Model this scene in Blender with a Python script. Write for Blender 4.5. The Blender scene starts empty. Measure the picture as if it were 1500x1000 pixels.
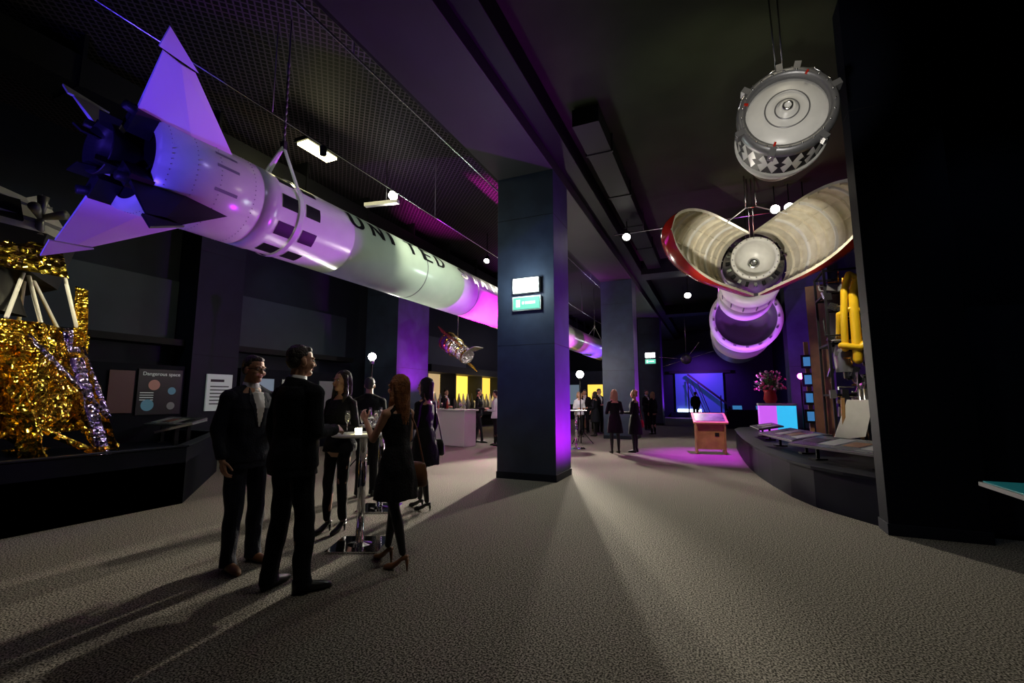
import bpy, math, random
import numpy as np
from mathutils import Vector, Matrix, Euler, noise
random.seed(4)
R=math.radians
scene=bpy.context.scene
COL=scene.collection
scene.view_settings.view_transform='Standard'
try: scene.view_settings.look='None'
except: pass

# ------------------------------------------------------------ materials
def mat(name,col=(.5,.5,.5),rough=.6,metal=0.,emit=None,es=0.,noise_amt=0.,nscale=8.,bump=0.,bscale=40.,bump_type='noise',col2=None,spec=.5,coords='Object',ramp=(.35,.65),bdist=.05):
    m=bpy.data.materials.new(name); m.use_nodes=True
    nt=m.node_tree; b=nt.nodes['Principled BSDF']
    b.inputs['Base Color'].default_value=(*col,1)
    b.inputs['Roughness'].default_value=rough
    b.inputs['Metallic'].default_value=metal
    b.inputs['Specular IOR Level'].default_value=spec
    tc=nt.nodes.new('ShaderNodeTexCoord')
    if emit:
        b.inputs['Emission Color'].default_value=(*emit,1); b.inputs['Emission Strength'].default_value=es
    if noise_amt>0 or col2:
        n=nt.nodes.new('ShaderNodeTexNoise'); n.inputs['Scale'].default_value=nscale; n.inputs['Detail'].default_value=6
        nt.links.new(tc.outputs[coords],n.inputs['Vector'])
        r=nt.nodes.new('ShaderNodeValToRGB')
        c2=col2 if col2 else tuple(c*(1-noise_amt) for c in col)
        r.color_ramp.elements[0].position=ramp[0]; r.color_ramp.elements[1].position=ramp[1]
        r.color_ramp.elements[0].color=(*c2,1); r.color_ramp.elements[1].color=(*col,1)
        nt.links.new(n.outputs['Fac'],r.inputs['Fac']); nt.links.new(r.outputs['Color'],b.inputs['Base Color'])
    if bump>0:
        if bump_type=='voronoi':
            n=nt.nodes.new('ShaderNodeTexVoronoi'); n.inputs['Scale'].default_value=bscale; out=n.outputs['Distance']
        else:
            n=nt.nodes.new('ShaderNodeTexNoise'); n.inputs['Scale'].default_value=bscale; n.inputs['Detail'].default_value=4; out=n.outputs['Fac']
        nt.links.new(tc.outputs[coords],n.inputs['Vector'])
        bp=nt.nodes.new('ShaderNodeBump'); bp.inputs['Strength'].default_value=bump; bp.inputs['Distance'].default_value=bdist
        nt.links.new(out,bp.inputs['Height']); nt.links.new(bp.outputs['Normal'],b.inputs['Normal'])
    return m
def emat(name,col,st):
    return mat(name,(0.02,0.02,0.02),emit=col,es=st)

M_navy=mat('navy_paint',(.032,.045,.080),.55,noise_amt=.25,nscale=3,bump=.05,bscale=60,spec=.3)
M_navyd=mat('dark_navy_paint',(.007,.010,.020),.6,noise_amt=.2,nscale=3,spec=.2)
M_navyx=mat('midnight_paint',(.0035,.005,.011),.6,noise_amt=.2,nscale=3,spec=.1)
M_base=mat('plinth_paint',(.004,.0055,.014),.5,noise_amt=.2,nscale=2,spec=.12)
M_black=mat('black_paint',(.004,.004,.005),.6,spec=.2)
M_ceilR=mat('ceiling_paint',(.030,.034,.018),.8,noise_amt=.3,nscale=1.2,spec=.2)
M_beam=mat('beam_paint',(.022,.020,.024),.6,noise_amt=.2,nscale=2,spec=.3)
M_wallgrey=mat('wall_grey',(.022,.032,.048),.5,noise_amt=.15,nscale=2,spec=.3)
M_carpet=mat('carpet',(.33,.305,.26),.95,col2=(.030,.027,.022),nscale=85,bump=.3,bscale=220,bdist=.01,spec=.05,ramp=(.43,.60))
M_rocket=mat('rocket_white',(.72,.78,.66),.22,noise_amt=.06,nscale=4)
M_fin=mat('fin_white',(.62,.64,.72),.4,spec=.3)
M_mark=mat('marking_black',(.008,.008,.010),.5,spec=.3)
M_steel=mat('steel',(.6,.6,.62),.25,1.0)
M_chrome=mat('chrome',(.85,.85,.87),.08,1.0)
M_grey=mat('grey_metal',(.22,.22,.23),.4,.6)
M_whitep=mat('white_painted_metal',(.76,.75,.72),.35,noise_amt=.1,nscale=6)
M_cream=mat('cream_interior',(.76,.71,.58),.45,col2=(.62,.56,.43),nscale=5)
M_red=mat('red_gloss',(.45,.02,.01),.2)
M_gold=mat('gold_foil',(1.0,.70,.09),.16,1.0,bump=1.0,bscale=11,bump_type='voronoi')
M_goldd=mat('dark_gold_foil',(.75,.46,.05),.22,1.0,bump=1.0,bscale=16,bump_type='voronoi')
M_silver=mat('silver_foil',(.55,.45,.80),.2,1.0,bump=.8,bscale=18,bump_type='voronoi')
M_silverw=mat('telescope_foil',(.75,.73,.7),.22,1.0,bump=.6,bscale=16,bump_type='voronoi')
M_wood=mat('plywood',(.45,.25,.10),.5,col2=(.33,.17,.07),nscale=6)
M_woodd=mat('dark_plywood',(.16,.07,.03),.6,col2=(.10,.045,.02),nscale=6)
M_yellow=mat('yellow_pipe',(.95,.60,.02),.3)
M_cloth=mat('black_cloth',(.007,.007,.009),.8,bump=.3,bscale=60,spec=.2)
M_cloth2=mat('charcoal_wool',(.009,.010,.015),.85,bump=.3,bscale=90,spec=.2)
M_blue_cloth=mat('dark_blue_suit',(.012,.014,.028),.75,bump=.3,bscale=90,spec=.2)
M_shirt=mat('white_shirt',(.72,.72,.76),.7)
M_tights=mat('black_tights',(.007,.007,.008),.5)
M_skin=mat('skin',(.60,.32,.21),.5,col2=(.54,.28,.18),nscale=20)
M_skin2=mat('skin_tan',(.48,.26,.16),.5)
M_lips=mat('lips',(.42,.14,.11),.4)
M_eye=mat('eye_white',(.8,.8,.8),.2)
M_iris=mat('iris',(.03,.02,.015),.2)
M_hair_dk=mat('dark_brown_hair',(.016,.009,.006),.45,bump=.5,bscale=70)
M_hair_gr=mat('grey_brown_hair',(.05,.04,.035),.5,bump=.5,bscale=70)
M_hair_red=mat('auburn_hair',(.38,.14,.04),.4,col2=(.21,.07,.02),nscale=25,bump=.5,bscale=70)
M_hair_bl=mat('blond_hair',(.42,.26,.12),.45,bump=.5,bscale=70)
M_leather=mat('brown_leather',(.20,.085,.04),.35)
M_leatherb=mat('black_leather',(.012,.012,.012),.3)
M_redbag=mat('red_leather',(.4,.03,.02),.35)
M_cyan=emat('cyan_screen',(.06,.30,.7),.55)
M_lampw=emat('lamp_white',(1,.97,.86),40)
M_lampy=emat('lamp_warm',(1,.92,.45),20)
M_sign_g=emat('exit_green',(.16,.85,.60),1.0)
M_sign_w=emat('sign_white',(.85,1,.97),18)
M_sign_p=emat('sign_print',(.8,1,.9),1.8)
M_magl=emat('magenta_lamp',(1,.1,.8),12)
M_teal=mat('teal_panel',(.02,.16,.18),.25,emit=(.02,.3,.34),es=.10)
M_panel=mat('graphic_panel',(.12,.13,.15),.25,col2=(.035,.04,.055),nscale=3)
M_paneld=mat('graphic_panel_dark',(.014,.013,.016),.4,spec=.3)
M_poster=mat('poster_paper',(.40,.45,.45),.5,emit=(.6,.68,.65),es=.16)  # small emission put into the paper so posters look lit
M_posterd=mat('poster_print',(.22,.24,.25),.5)
def glassmat():
    m=mat('clear_glass',(1,1,1),.02); m.node_tree.nodes['Principled BSDF'].inputs['Transmission Weight'].default_value=.95
    return m
M_glass=glassmat()
def meshceil():
    m=mat('perforated_mesh',(.03,.03,.03),.7,spec=.1)
    nt=m.node_tree; b=nt.nodes['Principled BSDF']; tc=nt.nodes.new('ShaderNodeTexCoord')
    mp=nt.nodes.new('ShaderNodeMapping'); mp.inputs['Rotation'].default_value=(0,0,R(45))
    ck=nt.nodes.new('ShaderNodeTexBrick'); ck.offset=0; ck.inputs['Scale'].default_value=1.0
    ck.inputs['Mortar Size'].default_value=.012; ck.inputs['Brick Width'].default_value=.09; ck.inputs['Row Height'].default_value=.09
    ck.inputs['Color1'].default_value=(.0015,.0015,.0015,1); ck.inputs['Color2'].default_value=(.002,.002,.002,1); ck.inputs['Mortar'].default_value=(.045,.036,.044,1)
    nt.links.new(tc.outputs['Object'],mp.inputs['Vector']); nt.links.new(mp.outputs['Vector'],ck.inputs['Vector'])
    nt.links.new(ck.outputs['Color'],b.inputs['Base Color'])
    return m
M_mesh=meshceil()

# ------------------------------------------------------------ mesh builder
def frame(d):
    d=Vector(d).normalized()
    a=Vector((0,0,1)) if abs(d.z)<.95 else Vector((1,0,0))
    u=d.cross(a).normalized(); w=u.cross(d).normalized()
    return d,u,w
class MB:
    def __init__(s): s.v=[];s.f=[];s.m=[];s.s=[];s.mats=[]
    def slot(s,m):
        if m not in s.mats: s.mats.append(m)
        return s.mats.index(m)
    def add(s,vs,fs,m=None,smooth=True):
        o=len(s.v); s.v+= [tuple(x) for x in vs]
        k=s.slot(m) if m else 0
        for f in fs: s.f.append(tuple(i+o for i in f)); s.m.append(k); s.s.append(smooth)
    def loft(s,rings,m=None,smooth=True,cap=True,closed=True):
        n=len(rings[0]); vs=[p for r in rings for p in r]; fs=[]
        for i in range(len(rings)-1):
            for j in range(n if closed else n-1):
                a=i*n+j;b=i*n+(j+1)%n
                fs.append((a,b,b+n,a+n))
        if cap and closed:
            fs.append(tuple(range(n))[::-1]); fs.append(tuple((len(rings)-1)*n+j for j in range(n)))
        s.add(vs,fs,m,smooth)
    def erings(s,spec,n=20):
        out=[]
        for (c,U,V,ru,rv) in spec:
            c=Vector(c);U=Vector(U);V=Vector(V)
            out.append([c+U*(ru*math.cos(2*math.pi*j/n))+V*(rv*math.sin(2*math.pi*j/n)) for j in range(n)])
        return out
    def tube(s,p0,p1,r0,r1=None,m=None,n=12,smooth=True,cap=True):
        r1=r0 if r1 is None else r1
        d,u,w=frame(Vector(p1)-Vector(p0))
        s.loft(s.erings([(p0,w,u,r0,r0),(p1,w,u,r1,r1)],n),m,smooth,cap)
    def caps(s,p0,p1,r0,r1,m=None,n=12):
        p0=Vector(p0);p1=Vector(p1); d,u,w=frame(p1-p0); sp=[]
        for a in (-80,-55,-28): sp.append((p0+d*(r0*math.sin(R(a))),w,u,r0*math.cos(R(a)),r0*math.cos(R(a))))
        for t in (0,.25,.5,.75,1): 
            rr=r0+(r1-r0)*t; sp.append((p0.lerp(p1,t),w,u,rr,rr))
        for a in (28,55,80): sp.append((p1+d*(r1*math.sin(R(a))),w,u,r1*math.cos(R(a)),r1*math.cos(R(a))))
        s.loft(s.erings(sp,n),m,True)
    def path(s,pts,r,m=None,n=10):
        for a,b in zip(pts[:-1],pts[1:]): s.caps(a,b,r,r,m,n)
    def ell(s,c,r,m=None,Rm=None,n=16,k=10):
        vs=[];fs=[];c=Vector(c)
        for i in range(k+1):
            th=math.pi*i/k
            for j in range(n):
                ph=2*math.pi*j/n
                th2=min(max(th,.02),math.pi-.02)
                p=Vector((r[0]*math.sin(th2)*math.cos(ph),r[1]*math.sin(th2)*math.sin(ph),r[2]*math.cos(th2)))
                if Rm is not None: p=Rm@p
                vs.append(c+p)
        for i in range(k):
            for j in range(n):
                a=i*n+j;b=i*n+(j+1)%n; fs.append((a,a+n,b+n,b))
        fs.append(tuple(range(n))); fs.append(tuple(k*n+j for j in range(n))[::-1])
        s.add(vs,fs,m,True)
    def box(s,lo,hi,m=None):
        x0,y0,z0=lo;x1,y1,z1=hi
        vs=[(x0,y0,z0),(x1,y0,z0),(x1,y1,z0),(x0,y1,z0),(x0,y0,z1),(x1,y0,z1),(x1,y1,z1),(x0,y1,z1)]
        s.add(vs,[(3,2,1,0),(4,5,6,7),(0,1,5,4),(1,2,6,5),(2,3,7,6),(3,0,4,7)],m,False)
    def obox(s,c,size,rot=(0,0,0),m=None,Rm=None):
        Rm=Rm if Rm is not None else Euler(rot).to_matrix(); c=Vector(c)
        h=[x/2 for x in size]
        vs=[c+Rm@Vector((a*h[0],b*h[1],d*h[2])) for (a,b,d) in [(-1,-1,-1),(1,-1,-1),(1,1,-1),(-1,1,-1),(-1,-1,1),(1,-1,1),(1,1,1),(-1,1,1)]]
        s.add(vs,[(3,2,1,0),(4,5,6,7),(0,1,5,4),(1,2,6,5),(2,3,7,6),(3,0,4,7)],m,False)
    def bar(s,p0,p1,w,h,m=None):
        p0=Vector(p0);p1=Vector(p1); d,u,v=frame(p1-p0)
        rings=[[p+u*(a*w/2)+v*(b*h/2) for a,b in ((-1,-1),(1,-1),(1,1),(-1,1))] for p in (p0,p1)]
        s.loft(rings,m,False)
    def prism(s,pts,z0,z1,m=None):
        n=len(pts)
        vs=[(x,y,z0) for x,y in pts]+[(x,y,z1) for x,y in pts]
        fs=[(i,(i+1)%n,(i+1)%n+n,i+n) for i in range(n)]+[tuple(range(n))[::-1],tuple(range(n,2*n))]
        s.add(vs,fs,m,False)
    def slab(s,pts,off,m=None):
        pts=[Vector(p) for p in pts]; off=Vector(off); n=len(pts)
        vs=[p-off/2 for p in pts]+[p+off/2 for p in pts]
        fs=[(i,(i+1)%n,(i+1)%n+n,i+n) for i in range(n)]+[tuple(range(n))[::-1],tuple(range(n,2*n))]
        s.add(vs,fs,m,False)
    def rev(s,prof,o,axis,m=None,n=48,a0=0,a1=360,up=None,smooth=True,cap=False):
        o=Vector(o); d=Vector(axis).normalized()
        if up is None: _,u,w=frame(d)
        else:
            w=Vector(up).normalized(); u=d.cross(w).normalized()
        full=abs(a1-a0)>=360; k=n if full else n+1
        rings=[]
        for (a,r) in prof:
            rings.append([o+d*a+w*(r*math.cos(R(a0+(a1-a0)*j/n)))+u*(r*math.sin(R(a0+(a1-a0)*j/n))) for j in range(k)])
        s.loft(rings,m,smooth,cap and full,full)
    def obj(s,name,parent=None,bevel=0,loc=None):
        me=bpy.data.meshes.new(name); me.from_pydata(s.v,[],s.f)
        for m in s.mats: me.materials.append(m)
        if len(me.polygons)==len(s.f):
            me.polygons.foreach_set('material_index',s.m); me.polygons.foreach_set('use_smooth',s.s)
        me.update()
        ob=bpy.data.objects.new(name,me); COL.objects.link(ob)
        if parent: ob.parent=parent
        if bevel>0:
            md=ob.modifiers.new('bev','BEVEL'); md.width=bevel; md.segments=2; md.limit_method='ANGLE'
        if loc: ob.location=loc
        return ob
def empty(name,loc=(0,0,0),rz=0):
    e=bpy.data.objects.new(name,None); e.empty_display_size=.2; COL.objects.link(e); e.location=loc; e.rotation_euler=(0,0,rz); return e
def sbox(name,lo,hi,m,bevel=0):
    b=MB(); b.box(lo,hi,m); return b.obj(name,bevel=bevel)

# ------------------------------------------------------------ people
def remesh(mb,voxel,name,parent,mats,matfn=None,it=3,fold=0.,fscale=7.,scale=1.):
    me=bpy.data.meshes.new('tmp'); me.from_pydata([tuple(c*scale for c in v) for v in mb.v],[],mb.f)
    ob=bpy.data.objects.new('tmp',me); COL.objects.link(ob)
    a=ob.modifiers.new('r','REMESH'); a.mode='VOXEL'; a.voxel_size=voxel; a.use_smooth_shade=True
    if it:
        b=ob.modifiers.new('s','SMOOTH'); b.factor=.5; b.iterations=it
    bpy.context.view_layer.update()
    dg=bpy.context.evaluated_depsgraph_get()
    nm=bpy.data.meshes.new_from_object(ob.evaluated_get(dg))
    bpy.data.objects.remove(ob); bpy.data.meshes.remove(me)
    nm.name=name
    nm.materials.clear()
    for m in mats: nm.materials.append(m)
    n=len(nm.vertices); co=np.empty(n*3,dtype=np.float32); nm.vertices.foreach_get('co',co)
    if fold>0:
        no=np.empty(n*3,dtype=np.float32); nm.vertex_normals.foreach_get('vector',no)
        c3=co.reshape(-1,3); f=np.empty(n,dtype=np.float32)
        for i,(x,y,z) in enumerate(c3.tolist()):
            f[i]=noise.noise((x*fscale,y*fscale,z*fscale*.7))+.5*noise.noise((x*fscale*2,y*fscale*2,z*fscale*1.1+5))
        c3+=no.reshape(-1,3)*(f*fold)[:,None]
        nm.vertices.foreach_set('co',co)
    k=len(nm.polygons)
    idx=[0]*k
    if matfn:
        pc=np.empty(k*3,dtype=np.float32); nm.polygons.foreach_get('center',pc)
        idx=[matfn(Vector(c)/scale) for c in pc.reshape(-1,3).tolist()]
    nm.polygons.foreach_set('material_index',idx)
    nm.polygons.foreach_set('use_smooth',[True]*k)
    nm.update()
    o=bpy.data.objects.new(name,nm); COL.objects.link(o); o.parent=parent
    return o
X=Vector((1,0,0));Y=Vector((0,1,0));Z=Vector((0,0,1))
def hand_parts(mb,w,d,n,side,curl=25,k=1.0,m=None):
    w=Vector(w); d=Vector(d).normalized(); n=Vector(n); n=(n-d*n.dot(d)).normalized()
    s=d.cross(n)*side
    offs=(.030,.010,-.010,-.028); lens=(.070,.078,.072,.056)
    mb.caps(w-d*.03*k,w+d*.01*k,.024*k,.024*k,m)
    for o,L in zip(offs,lens):
        kn=w+d*(.092-abs(o-.005)*.25)*k+s*o*k
        mb.caps(w+d*.012*k+s*o*.6*k,kn,.0155*k,.0125*k,m,8)
        p=kn; ang=curl*.6
        for ph,(fr,rr) in enumerate(((.45,.0090),(.31,.0080),(.24,.0070))):
            dd=d*math.cos(R(ang))+n*math.sin(R(ang))
            q=p+dd*L*fr*k*1.05; mb.caps(p,q,rr*k,rr*.92*k,m,8); p=q; ang+=curl
    p=w+d*.02*k+s*.022*k
    q=p+(d*.6+s*.62+n*.3).normalized()*.045*k; mb.caps(p,q,.014*k,.0115*k,m,8)
    r=q+(d*.85+s*.25+n*.4).normalized()*.033*k; mb.caps(q,r,.0105*k,.0095*k,m,8)
    t=r+(d*.9+s*.0+n*.45).normalized()*.026*k; mb.caps(r,t,.0095*k,.008*k,m,8)

def person(name,xy,phi,H,female=False,outfit='suit',arms=None,feet=None,head=(0,0),hair='short',hairmat=None,near=True,lean=(0,0),
           heel=0.,cloth=None,cloth2=None,skin=None,shoe=None,glasses=False,hairlen=.3,bag=None,curl=(28,28),hem=.55,shirt=False,legmat=None,sleeve=True,bagside=1):
    cloth=cloth or M_cloth; cloth2=cloth2 or cloth; skin=skin or M_skin; hairmat=hairmat or M_hair_dk; shoe=shoe or M_leatherb
    P=empty(name,(xy[0],xy[1],0),R(phi-66)); sc=H/1.75
    vb=.0055 if near else .012; vc=.007 if near else .013
    def L(p):
        p=Vector(p); t=max(0,p.z-.9); return p+Vector((lean[0]*t,lean[1]*t,0))
    sw=.158 if female else .188
    sz=1.385
    f=.86 if female else 1.
    if arms is None: arms=[None,None]
    hang=lambda sd:[(sd*(sw+.055),-.02,1.125),(sd*(sw+.045),.05,.885)]
    A=[]
    for i,sd in enumerate((1,-1)):
        a=arms[i] if arms[i] else hang(sd)
        A.append((L((sd*sw,0,sz)),L(a[0]),L(a[1]),sd, a[2] if len(a)>2 else None))
    feet=feet or [(.10,.02,0),(-.10,0,0)]
    legs=[]
    for i,sd in enumerate((1,-1)):
        fx,fy,ta=feet[i][:3]; lift=feet[i][3] if len(feet[i])>3 else 0
        hp=Vector((sd*.088,0,.90)); an=Vector((fx,fy,.085+heel+lift))
        kb=feet[i][4] if len(feet[i])>4 else .025
        kn=hp.lerp(an,.5)+Vector((0,kb,.0))
        legs.append((hp,kn,an,ta))
    if female: tor=[(.80,.12,.08,0),(.86,.165,.115,-.008),(.94,.168,.12,-.012),(1.0,.145,.105,-.005),(1.08,.122,.09,0),(1.17,.13,.095,.008),(1.26,.143,.115,.022),(1.33,.148,.10,.015),(1.385,.145,.078,.0),(1.43,.105,.062,-.005),(1.475,.055,.05,-.005)]
    else: tor=[(.80,.13,.09,0),(.86,.165,.12,-.005),(.95,.17,.125,-.005),(1.07,.16,.115,.005),(1.2,.175,.12,.01),(1.3,.188,.125,.01),(1.37,.18,.105,.0),(1.43,.125,.078,-.008),(1.48,.07,.06,-.008)]
    def torso(mb,infl,z0=.0,z1=9,flare=0):
        sp=[]
        for z,rx,ry,cy in tor:
            if z<z0 or z>z1: continue
            fl=flare*max(0,1.05-z)
            sp.append((L((0,cy,z)),X,Y,rx+infl+fl,ry+infl+fl))
        mb.loft(mb.erings(sp,28),None)
    def traps(mb,r):
        for sd in (1,-1): mb.caps(L((sd*.035,-.012,1.465)),L((sd*(sw-.02),-.004,sz+.022)),r,r*.92)
    b=MB(); torso(b,0); traps(b,.036*f)
    b.caps(L((0,-.012,1.45)),L((0,.0,1.56)),.056*(.85 if female else 1.05),.052*(.85 if female else 1.05))
    for (s0,e,w,sd,_) in A:
        b.caps(s0,e,.047*f,.038*f); b.caps(e,w,.039*f,.026*f)
        b.ell(s0,(.054*f,.054*f,.052*f))
    for (hp,kn,an,ta) in legs:
        b.caps(hp,kn,.078,.052); b.caps(kn,kn.lerp(an,.35)+Vector((0,-.012,0)),.05,.05); b.caps(kn.lerp(an,.35)+Vector((0,-.012,0)),an,.05,.032)
    HC=L((0,.012,1.632)); HR=Euler((R(head[1]),0,R(head[0]))).to_matrix()
    NP=L((0,-.005,1.54))
    def hp_(p): return NP+HR@(Vector(p)+(HC-NP))
    hf=.95 if female else 1
    b.ell(hp_((0,-.012,.035)),(.074*hf,.094,.083),None,HR); b.ell(hp_((0,.022,-.02)),(.060*hf,.066,.092),None,HR)
    b.ell(hp_((0,.055,-.088)),(.030*hf,.030,.024),None,HR)
    b.ell(hp_((0,.02,-.07)),(.052*hf,.05,.035),None,HR)
    b.caps(hp_((0,.086,.008)),hp_((0,.103,-.028)),.0075,.0115)
    for sd in(1,-1):
        b.ell(hp_((sd*.075*hf,-.004,-.012)),(.010,.021,.031),None,HR)
        b.ell(hp_((sd*.036*hf,.066,-.03)),(.024,.020,.024),None,HR)
        b.caps(hp_((sd*.012,.086,.022)),hp_((sd*.045,.074,.024)),.009,.008)
    lm=legmat
    def bodymat(c):
        return 1 if (lm and c.z<.93) else 0
    remesh(b,vb,'body',P,[skin,lm or skin],bodymat if lm else None,2,scale=sc)
    fd=MB()
    def S(p): return p*sc
    for sd in (1,-1):
        fd.ell(S(hp_((sd*.030*hf,.077,.004))),(.0120*sc,.0100*sc,.0070*sc),M_eye,HR,10,6)
        fd.ell(S(hp_((sd*.030*hf,.0850,.004))),(.0050*sc,.003*sc,.0050*sc),M_iris,HR,8,6)
        fd.caps(S(hp_((sd*.018,.0925,.026))),S(hp_((sd*.046,.080,.028))),.0026*sc,.0020*sc,hairmat,6)
    fd.ell(S(hp_((0,.0825,-.058))),(.021*sc,.0065*sc,.0038*sc),M_lips,HR,12,6)
    fd.ell(S(hp_((0,.0815,-.065))),(.017*sc,.0065*sc,.0045*sc),M_lips,HR,12,6)
    if glasses:
        for sd in (1,-1):
            pts=[S(hp_((sd*(.032+.021*math.cos(t)),.098,.004+.015*math.sin(t)))) for t in [2*math.pi*i/12 for i in range(13)]]
            fd.path(pts,.0020,M_black,6)
            fd.tube(S(hp_((sd*.053,.096,.008))),S(hp_((sd*.078,.0,.006))),.0020,None,M_black,6)
        fd.tube(S(hp_((-.011,.099,.006))),S(hp_((.011,.099,.006))),.0020,None,M_black,6)
    fd.obj('face',P)
    for i,(s0,e,w,sd,nn) in enumerate(A):
        hm=MB(); d=(w-e).normalized()
        n=Vector(nn) if nn else Vector((-sd,0.15,0))
        hand_parts(hm,w,d,n,sd,curl[i],.98 if not female else .88)
        remesh(hm,.0035 if near else .006,'hand',P,[skin],None,1,scale=sc)
    sh=MB()
    for (hp,kn,an,ta) in legs:
        Rm=Euler((0,0,R(-ta))).to_matrix(); base=Vector((an.x,an.y,0)); lift=an.z-.085-heel
        def q(p): return (base+Rm@Vector(p)+Vector((0,0,lift)))*sc
        hh=heel
        pts=[(-.055,.028,.05+hh),(-.04,.034,.045+hh*.98),(0,.036,.048+hh*.8),(.05,.042,.038+hh*.35),(.10,.046,.032),(.15,.040,.026),(.185,.024,.019),(.197,.01,.014)]
        sp=[]
        kf=.85 if female else 1.
        for y,rx,zc in pts:
            rz=max(.012,min(zc-hh*max(0,(.07-y)/.12),.05)) if hh==0 else (.022 if y<.02 else min(zc,.028))
            sp.append((q((0,y*(.92 if female else 1.05),zc if hh==0 else max(zc,rz))),Rm@X,Z,rx*kf*sc,(zc if hh==0 else rz)*sc))
        sh.loft(sh.erings(sp,14),shoe)
        if hh>0: sh.tube(q((0,-.045,.03+hh)),q((0,-.048,0.001)),.018*sc,.006*sc,shoe,8)
        if outfit!='dress' or hh==0: sh.caps(q((0,-.015,.05+hh)),q((0,-.01,.11+hh)),.036*sc*kf,.034*sc*kf,shoe)
    sh.obj('shoes',P)
    if outfit in('suit','casual'):
        t=MB()
        for (hp,kn,an,ta) in legs:
            r1,r2,r3=(.094,.070,.060) if not female else (.086,.058,.046)
            t.caps(hp,kn,r1,r2); t.caps(kn,an+Vector((0,.0,.02)),r2,r3)
            if not female: t.tube(an+Vector((0,.0,.03)),an+Vector((0,.008,-.05)),r3,r3+.008,None,16)
        torso(t,.014,.84,1.10)
        remesh(t,vc,'trousers',P,[cloth2],None,3,.012 if near else .006,9,scale=sc)
        j=MB(); infl=.024 if not female else .016
        torso(j,infl,.86,1.46,flare=.08 if not female else .12)
        traps(j,.052 if not female else .042)
        if not female:
            j.loft(j.erings([(L((0,-.01,.80)),X,Y,.200,.150),(L((0,-.008,.90)),X,Y,.197,.150)],28))
        for (s0,e,w,sd,_) in A:
            g=1. if not female else .82
            w2=w-(w-e).normalized()*.015
            j.ell(s0,(.067*g,.07*g,.062*g)); j.caps(s0,e,.066*g,.054*g); j.caps(e,e.lerp(w2,.9),.054*g,.043*g); j.tube(e.lerp(w2,.6),w2,.046*g,.042*g,None,14)
        if not female or outfit=='suit':
            j.loft(j.erings([(L((0,-.018,1.43)),X,Y,.095,.085),(L((0,-.024,1.485)),X,Y,.072,.070),(L((0,-.030,1.51)),X,Y,.064,.058)],20))
        fm=None; mats=[cloth,M_shirt]
        if shirt:
            def fm(c):
                t_=max(0,c.z-.9); x=c.x-lean[0]*t_; y=c.y-lean[1]*t_
                return 1 if (y>.03 and c.z>1.14 and abs(x)<.006+(c.z-1.14)*.17) else 0
        remesh(j,vc,'jacket' if outfit=='suit' else 'top',P,mats,fm,3,.013 if near else .006,8,scale=sc)
        if shirt:
            c_=MB(); c_.rev([(-.02,.068*sc),(.035*sc,.062*sc),(.035*sc,.057*sc)],S(L((0,-.008,1.485))),(0,.12,1),M_shirt,24)
            c_.obj('collar',P)
            if near:
                lp=MB()
                for sd in (1,-1):
                    a1=L((sd*.055,.062,1.47));a2=L((sd*.085,.118,1.36));a3=L((sd*.068,.140,1.30));a4=L((sd*.012,.148,1.14));a5=L((sd*.03,.120,1.36))
                    lp.slab([S(a1),S(a2),S(a3),S(a4),S(a5)],Vector((0,.012,0)),cloth)
                lp.obj('lapels',P)
    elif outfit=='dress':
        d=MB(); torso(d,.012,1.0,1.40)
        d.loft(d.erings([(L((0,-.004,1.08)),X,Y,.132,.10),((0,-.008,.98),X,Y,.165,.128),((0,-.008,.86),X,Y,.192,.155),((0,-.005,.72),X,Y,.210,.178),((0,-.0,hem),X,Y,.230,.195)],32))
        for sd in (1,-1): d.caps(L((sd*.075,-.01,1.43)),L((sd*(sw-.035),-.004,sz+.016)),.040,.040)
        for (s0,e,w,sd,_) in A:
            if sleeve: 
                d.ell(s0,(.055,.056,.052)); d.caps(s0,e,.054,.046); d.caps(e,w-(w-e).normalized()*.02,.046,.034)
        remesh(d,vc,'dress',P,[cloth],None,3,.012 if near else .006,9,scale=sc)
    h=MB()
    if hair=='short':
        h.ell(hp_((0,-.022,.048)),(.079,.091,.080),None,HR); h.ell(hp_((0,-.052,-.0)),(.070,.056,.062),None,HR)
        h.ell(hp_((0,.030,.086)),(.058,.046,.030),None,HR)
        remesh(h,.005 if near else .012,'hair',P,[hairmat],None,2,.004,30,scale=sc)
    else:
        h.ell(hp_((0,-.026,.046)),(.084,.095,.086),None,HR)
        ln=hairlen
        sp=[]
        for t in (0,.15,.35,.6,.85,1):
            rx=.086+.014*math.sin(t*2.6)-(.035*t*t); ry=.062+.004*t-.03*t*t
            sp.append((hp_((0,-.042-.028*t,.03-ln*t)),HR@X,HR@Y,rx,ry))
        h.loft(h.erings(sp,24))
        for sd in (1,-1):
            h.caps(hp_((sd*.070,.005,.05)),hp_((sd*.092,.0,-min(.13,ln*.6))),.024,.024)
            h.caps(hp_((sd*.092,.0,-min(.13,ln*.6))),hp_((sd*.085,-.02+(.06 if ln>.25 else 0),-ln*.85)),.024,.014)
        remesh(h,.006 if near else .012,'hair',P,[hairmat],None,2,.010,22,scale=sc)
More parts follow.
